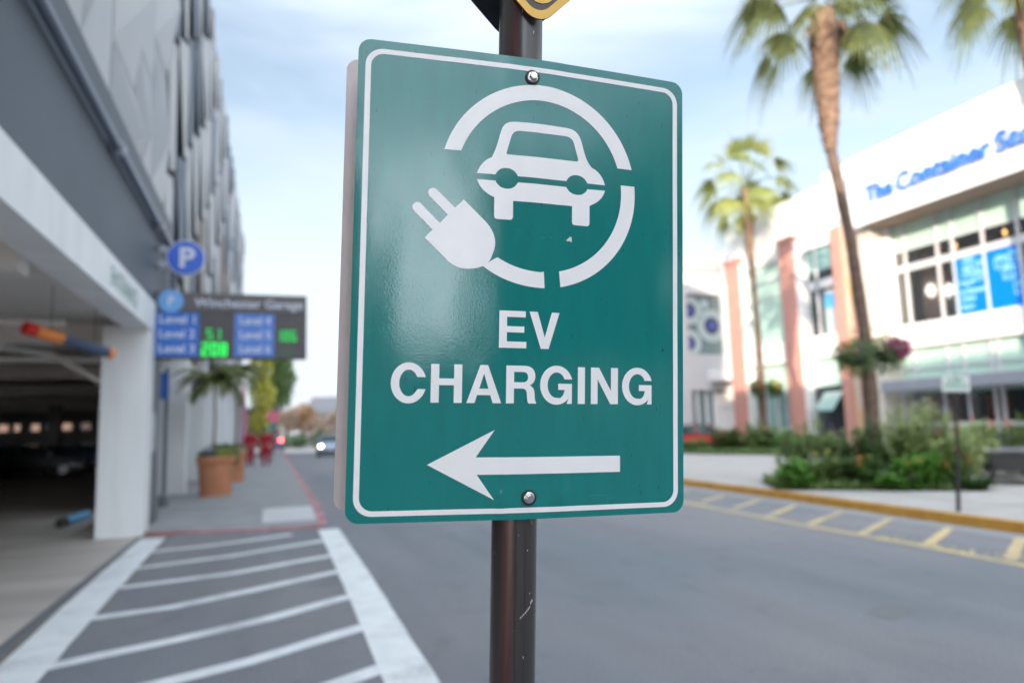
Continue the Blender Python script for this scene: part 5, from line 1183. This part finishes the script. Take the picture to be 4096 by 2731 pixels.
# ------------------------------------------------------------------ cars
def car(x, y, rz, paint, label, head=False, tail=False, van=False, grp=None, z=0., tz=.74):
    t = thing('parked_car' if not head else 'oncoming_car', (x, y, z), label, 'car', grp, rz)   # front faces local -y
    Wd, Ln = .90, 2.25
    # stations along the length: (y, z_low, z_belt)
    st = [(-2.25, .38, .60), (-2.18, .25, .74), (-1.7, .20, .84), (-1.0, .20, .94), (0, .20, .96), (1.2, .20, .98), (1.85, .22, 1.0), (2.2, .28, .92), (2.26, .40, .78)]
    vs, fs = [], []
    for (yy, z0, z1) in st:
        w_ = Wd*(1-.10*max(0, abs(yy)-1.4)/.85)
        ring_ = [(-w_*.9, z0), (-w_, z0+.12), (-w_*1.0, z1*.72), (-w_*.93, z1-.02), (-w_*.6, z1+.03), (w_*.6, z1+.03), (w_*.93, z1-.02), (w_*1., z1*.72), (w_, z0+.12), (w_*.9, z0)]
        vs += [(a, yy, b_) for a, b_ in ring_]
    n = 10
    for i in range(len(st)-1):
        for k_ in range(n): fs.append((i*n+k_, (i+1)*n+k_, (i+1)*n+(k_+1) % n, i*n+(k_+1) % n))
    fs += [tuple(range(n)), tuple(reversed(range((len(st)-1)*n, len(st)*n)))]
    MB().add(vs, fs).build('body', M[paint], t, world=False, smooth=True)
    rt = 1.45 if not van else 1.75
    pr = [(-1.15, .95), (-.45, rt-.03), (.1, rt), (1.0, rt-.02), (1.55, rt-.12 if not van else rt-.03), (2.05, 1.0)]
    k = MB(); vs = []
    for yy, zz in pr:
        w_ = Wd*(.90 if zz < 1.1 else .70); vs += [(-w_, yy, zz), (w_, yy, zz)]
    base = [(-Wd*.92, -1.15, .93), (Wd*.92, -1.15, .93), (-Wd*.92, 2.05, .97), (Wd*.92, 2.05, .97)]
    m_ = len(pr)
    k.add(vs, [(2*i, 2*i+1, 2*i+3, 2*i+2) for i in range(m_-1)]+[tuple(2*i for i in range(m_)), tuple(2*i+1 for i in reversed(range(m_)))])
    k.build('windows', M['car_glass'], t, world=False)
    k = MB(); k.add([(-Wd*.71, -.42, rt-.02), (Wd*.71, -.42, rt-.02), (-Wd*.70, .1, rt+.018), (Wd*.70, .1, rt+.018), (-Wd*.70, 1.0, rt), (Wd*.70, 1.0, rt), (-Wd*.71, 1.56, rt-.1), (Wd*.71, 1.56, rt-.1)], [(0, 1, 3, 2), (2, 3, 5, 4), (4, 5, 7, 6)])
    for sx_ in (-1, 1):
        for (ya, za, yb, zb) in ((-1.17, .95, -.43, rt-.02), (.45, .97, .45, rt), (2.07, 1.0, 1.54, rt-.1)):
            a = Vector((sx_*Wd*.905, ya, za)); b_ = Vector((sx_*Wd*.71, yb, zb)); k.tube([a, b_], .035, 6)
    k.build('roof', M[paint], t, world=False)
    for sx_ in (-1, 1):
        for yy in (-1.4, 1.4):
            wh = MB().tube([(sx_*.70, yy, .32), (sx_*.92, yy, .32)], .32, 20).build('wheel', M['tyre'], t, world=False, smooth=True)
            MB().tube([(sx_*.90, yy, .32), (sx_*.93, yy, .32)], .21, 16).build('rim', M['rim'], wh, world=False)
        hl = MB().lathe([(.03, -.03), (.10, 0), (.11, .03), (.06, .06)], (0, 0, 0), 14); hl.v = [(sx_*.64+a, -2.17-c_, .66+b_*.8) for a, b_, c_ in hl.v]
        hl.build('headlight', M['lamp_on' if head and sx_ > 0 or head else 'lamp_off'], t, world=False)
        MB().box(sx_*.55, sx_*.82, 2.19, 2.275, tz, tz+.15).build('tail_light', M['tail_on' if tail else 'tail_off'], t, world=False)
        MB().box(sx_*.90, sx_*1.05, -.95, -.80, .93, 1.05).build('mirror', M[paint], t, world=False, bevel=.02)
    MB().box(-.45, .45, -2.28, -2.20, .28, .50).build('grille', M['rubber'], t, world=False, bevel=.02)
    MB().box(-.24, .24, -2.30, -2.281, .42, .54).build('number_plate', M['plate'], t, world=False)
    MB().box(-.24, .24, 2.27, 2.285, .55, .67).build('number_plate', M['plate'], t, world=False)
    MB().box(-.86, .86, -2.24, -2.1, .22, .42).build('bumper', M['car_dark'], t, world=False, bevel=.04)
    return t
car(3.98, 50.6, -.05, 'car_blue', 'grey-blue car with bright headlights driving towards the viewer', head=True)
car(.22, 66.5, pi, 'car_navy', 'dark blue car with glowing red tail lights stopped beyond the two people', tail=True, tz=.98)
bpy.context.view_layer.update()
for i, (x, y, rz, p_, lb) in enumerate([(-12.6, 33, 1.57, 'car_dark', 'dark car parked nose out deep inside the garage, left of the others'), (-10.2, 38, 1.5, 'car_dark2', 'dark grey car parked deep inside the garage in the middle'), (-8.3, 39, 1.57, 'car_navy', 'dark blue car parked deep inside the garage nearest the entrance column'), (-17.5, 38, 1.57, 'car_silver', 'silver car at the left edge of the view inside the garage')]):
    car(x, y, rz, p_, lb, grp='cars parked inside the garage')
car(20.5, 31.0, 1.7, 'car_red', 'red car parked beyond the far flower bed', head=False)

# ------------------------------------------------------------------ people (skinned skeletons)
def person(x, y, rz, label, step=.16, cap=False, z=.15):
    t = thing('person', (x, y, z), label, 'person', None, rz)
    J = {'pel': (0, 0, .93, .135), 'waist': (0, 0, 1.06, .125), 'chest': (0, -.01, 1.27, .15), 'neck0': (0, 0, 1.42, .075), 'neck': (0, -.005, 1.50, .055), 'head': (0, -.02, 1.60, .085), 'crown': (0, -.01, 1.68, .075),
         'hl': (-.10, 0, .88, .10), 'kl': (-.11, -step*.6, .50, .068), 'al': (-.11, -step, .09, .042), 'tl': (-.12, -step-.15, .035, .035),
         'hr': (.10, 0, .88, .10), 'kr': (.11, step*.25, .50, .068), 'ar': (.11, step, .10, .042), 'tr': (.12, step-.14, .035, .035),
         'sl': (-.19, 0, 1.39, .06), 'el': (-.25, .05, 1.12, .045), 'wl': (-.26, -.06, .90, .032), 'sr': (.19, 0, 1.39, .06), 'er': (.25, .03, 1.12, .045), 'wr': (.26, -.10, .90, .032)}
    for s_, sg in (('l', -1), ('r', 1)):
        w0 = J['w'+s_]; J['p'+s_] = (w0[0], w0[1]-.03, w0[2]-.07, .028)
        for q in range(4): J['f%d%s' % (q, s_)] = (w0[0]+(q-1.5)*.006, w0[1]-.045+(q-1.5)*.019, w0[2]-.155+abs(q-1.4)*.008, .0085)
        J['th'+s_] = (w0[0]-sg*.035, w0[1]-.055, w0[2]-.10, .010)
    E = [('pel', 'waist'), ('waist', 'chest'), ('chest', 'neck0'), ('neck0', 'neck'), ('neck', 'head'), ('head', 'crown')]
    for s_ in 'lr':
        E += [('pel', 'h'+s_), ('h'+s_, 'k'+s_), ('k'+s_, 'a'+s_), ('a'+s_, 't'+s_), ('chest', 's'+s_), ('s'+s_, 'e'+s_), ('e'+s_, 'w'+s_), ('w'+s_, 'p'+s_), ('p'+s_, 'th'+s_)]+[('p'+s_, 'f%d%s' % (q, s_)) for q in range(4)]
    def skin(names, mname, pname, grow=0., par=t, root_='pel'):
        idx = {n: i for i, n in enumerate(names)}
        me = bpy.data.meshes.new(pname); me.from_pydata([J[n][:3] for n in names], [(idx[a], idx[b_]) for a, b_ in E if a in idx and b_ in idx], []); me.materials.append(M[mname])
        o = bpy.data.objects.new(pname, me); COL.objects.link(o)
        md = o.modifiers.new('skin', 'SKIN'); sv = me.skin_vertices[0].data
        for n in names: sv[idx[n]].radius = (J[n][3]+grow, J[n][3]+grow)
        sv[idx[root_]].use_root = True; md.use_smooth_shade = True
        sb = o.modifiers.new('sub', 'SUBSURF'); sb.levels = 1; sb.render_levels = 1
        dg = bpy.context.evaluated_depsgraph_get(); dg.update(); m2 = bpy.data.meshes.new_from_object(o.evaluated_get(dg))
        bpy.data.objects.remove(o); o = bpy.data.objects.new(pname, m2); COL.objects.link(o); attach(o, par, False); return o
    body = skin(list(J), 'skin', 'body')
    skin(['pel', 'waist', 'chest', 'neck0', 'sl', 'el', 'wl', 'sr', 'er', 'wr', 'hl', 'hr'], 'red_cloth', 'jacket', .038)
    skin(['pel', 'waist', 'hl', 'kl', 'al', 'hr', 'kr', 'ar'], 'red_cloth', 'trousers', .034)
    for sg, s_ in ((-1, 'l'), (1, 'r')):
        a = J['a'+s_]; k = MB().lathe([(.055, 0), (.06, .05), (.045, .10)], (0, 0, 0), 12); k.v = [(a[0]+v[0], a[1]-.05+v[1]*2.3, v[2]+max(0, a[2]-.10)) for v in k.v]; k.build('shoe', M['dark_cloth'], t, world=False, smooth=True)
    k = MB(); leaves(k, (0, .0, 1.66), .088, .10, .085, 500, .04, random.Random(4), .6, .2, .8); k.build('hair', M['teal_cap' if cap else 'hair'], t, world=False)
    k = MB()  # face: eyes, nose, mouth on the front (local -y)
    for sx_ in (-1, 1): k.lathe([(.002, -.01), (.011, 0), (.002, .01)], (sx_*.03, -.108, 1.615), 8)
    k.box(-.02, .02, -.108, -.100, 1.553, 1.560); k.build('facial_features', M['hair'], body, world=False)
    MB().tube([(0, -.10, 1.61), (0, -.122, 1.585)], [.008, .013], 8).build('nose', M['skin'], body, world=False)
    if cap: MB().lathe([(.105, 0), (.10, .05), (.06, .10), (.01, .115)], (0, -.01, 1.65), 18).build('hat', M['teal_cap'], t, world=False, smooth=True)
    return t
person(-.88, 35.9, .1, 'left one of two people in dark red clothes walking on the pavement')
person(-.16, 35.2, -.1, 'right one of two people in dark red clothes, wearing a teal cap', .12, True)

# ------------------------------------------------------------------ far end of the street
sp = thing('stop_sign', (.14, 40, .15), 'pinkish red octagonal sign on a thin pole beyond the two people', 'road sign')
MB().tube([(.14, 40.03, .1), (.14, 40.03, 2.9)], .03, 8).build('pole', M['gpier'], sp)
MB().prism([(.14+.34*cos(R_(22.5+45*i)), 40, 2.55+.34*sin(R_(22.5+45*i))) for i in range(8)], (0, .01, 0)).build('plate', M['stop_pink'], sp)
boxpart('small_plate', 'teal_cap', sp, -.04, .32, 40, 40.01, 1.85, 2.15)
boxpart('pink_banner', 'pinkband', thing('banner', (-1.95, 60, 1), 'tall pink banner on the far end of the garage arcade', 'banner'), -2.08, -1.9, 58, 61, .6, 5.5)
def tree(x, y, th, tr, blobs, lm, label, seed, n=900, s=.35, name='tree', grp='trees at the far end of the street'):
    rs = random.Random(seed); t = thing(name, (x, y, 0), label, 'tree', grp)
    k = MB().tube([(x, y, -.05), (x+.1, y, th*.5), (x, y, th)], [tr, tr*.8, tr*.5], 10)
    for b_ in blobs: k.tube([(x, y, th*.7), (x+b_[0]*.6, y+b_[1]*.6, (th+b_[2])*.5), (x+b_[0], y+b_[1], b_[2])], [tr*.4, tr*.25, tr*.1], 6)
    k.build('trunk', M['trunk'], t)
    k = MB()
    for b_ in blobs: leaves(k, (x+b_[0], y+b_[1], b_[2]), b_[3], b_[3], b_[4], int(n*b_[3]*b_[4]), s, rs, .55, .3, .2)
    k.build('crown', M[lm], t)
tree(-.55, 47.5, 4.5, .14, [(0, 0, 2.4, .75, 1.0), (.05, 0, 4.0, .8, 1.2), (-.05, 0, 5.8, .75, 1.3), (.3, 0, 7.1, .8, 1.0)], 'leaf_yellow', 'narrow yellow-green tree rising behind the two people', 3, 1500, .22)
tree(-.3, 53, 5., .2, [(.5, 0, 4.6, 1.1, 1.2), (.8, 0, 6.0, 1.1, 1.3), (.7, 0, 7.4, .8, 1.1)], 'leaf_mid', 'darker green tree just right of the yellow-green one', 5, 900, .28)
tree(.2, 57, 4.2, .16, [(.65, 0, 4.6, .8, 1.1), (.75, 0, 6.0, .9, 1.4), (.75, 0, 7.5, .6, 1.)], 'leaf_dark', 'dark green tree at the right of the group beyond the garage', 7, 900, .3)
tree(3.2, 82, 3.2, .2, [(-.6, 0, 3.0, 1.3, 1.3), (.8, 0, 3.0, 1.5, 1.4), (.2, 0, 3.9, 1.2, 1.)], 'leaf_autumn', 'orange-brown autumn tree before the grey-roofed house', 9, 300, .4)
tree(1.6, 80, 3., .2, [(0, 0, 2.7, 1.4, 1.3), (.5, 0, 3.4, 1.1, .9)], 'leaf_tan', 'tan thin-leaved tree left of the autumn tree', 11, 260, .4)
tree(6.2, 79, 3., .2, [(0, 0, 2.6, 1.7, 1.3), (1.2, 0, 3.2, 1.2, .9)], 'leaf_tan', 'tan leafy tree in front of the far house roof', 13, 260, .4)
tree(9.2, 80, 4., .2, [(0, 0, 3.6, 2., 1.8)], 'leaf_mid', 'green tree at the right side of the far road end', 15, 200, .45)
for i, (x, lb) in enumerate(((2.6, 'dark low hedge bush at the far road end left of the oncoming car'), (5.2, 'dark low hedge bush behind the oncoming car'))):
    rs = random.Random(i); t = thing('hedge_bush', (x, 77, 0), lb, 'bush', 'bushes across the far street'); k = MB(); leaves(k, (x, 77.5, .8), 1.4, .6, .8, 900, .3, rs, .5, .3, .2); k.build('foliage', M['leaf_dark'], t); MB().tube([(x, 77.5, 0), (x, 77.5, .9)], .06, 6).build('stem', M['stem'], t)
h = thing('far_house', (7.5, 88, 0), 'low house with a dark grey roof at the far end of the street', 'house')
boxpart('wall', 'house_wall', h, 4.2, 15, 86, 96, 0, 3.9)
MB().add([(3.9, 85.6, 3.85), (15.3, 85.6, 3.85), (15.3, 96.4, 3.85), (3.9, 96.4, 3.85), (5.0, 90.8, 6.0), (14.2, 90.8, 6.0)], [(0, 1, 5, 4), (2, 3, 4, 5), (1, 2, 5), (3, 0, 4), (3, 2, 1, 0)]).build('roof', M['roof_grey'], h)
for x in (5.2, 7.4, 9.6, 11.8): boxpart('window', 'glass_dark', h, x, x+1.1, 85.95, 86.0, 1.0, 2.4)
h2 = thing('far_building', (-6, 92, 0), 'brown two-storey building far beyond the cross street', 'building')
boxpart('wall', 'dark_brick', h2, -30, 1.2, 88, 100, 0, 4.4); boxpart('roof', 'roof_grey', h2, -30.4, 1.5, 87.6, 100.4, 4.4, 4.8)
for x in (-9, -6.5, -4, -1.5): boxpart('window', 'glass_dark', h2, x, x+1.2, 87.95, 88.0, 1.2, 2.8)
h3 = thing('brick_building', (22, 70, 0), 'tan building along the right side of the far street, mostly hidden by the sign', 'building')
boxpart('wall', 'house_wall', h3, 13, 45, 80, 100, 0, 8.); boxpart('parapet', 'grey_bld2', h3, 12.8, 45, 79.8, 100, 8., 8.6)
for x in (14.5, 17.5, 20.5, 23.5):
    for z in (1, 4.6): boxpart('window', 'glass_dark', h3, x, x+1.6, 79.95, 80.0, z, z+2)
# unseen building and trees added behind the viewer to darken the sign's reflection
rb = thing('added_rear_building', (14, -45, 0), 'dark brick building added behind the viewer for the sign to reflect', 'building')
boxpart('wall', 'dark_brick', rb, 2.8, 26, -60, -41.5, 0, 13.5)
for x in (4.5, 8.5, 12.5, 16.5, 19.5):
    for z in (1, 4.5, 7.6): boxpart('window', 'glass_dark', rb, x, x+1.8, -41.5, -41.45, z, z+2)
tree(8.3, -13.5, 4.5, .18, [(-.6, 0, 4.4, 1.9, 1.6), (.9, .3, 5.2, 2.0, 1.8), (.2, -.5, 6.5, 1.7, 1.4)], 'leaf_dark', 'dark leafy tree added behind the viewer for the sign to reflect', 21, 220, .3, 'added_rear_tree', 'trees added behind the viewer for the sign reflection')
tree(4.2, -17., 3.6, .18, [(-.2, 0, 3.6, 1.5, 1.5), (.9, .3, 4.3, 1.5, 1.3)], 'leaf_mid', 'rounder green tree added behind the viewer for the sign to reflect', 23, 260, .3, 'added_rear_tree', 'trees added behind the viewer for the sign reflection')
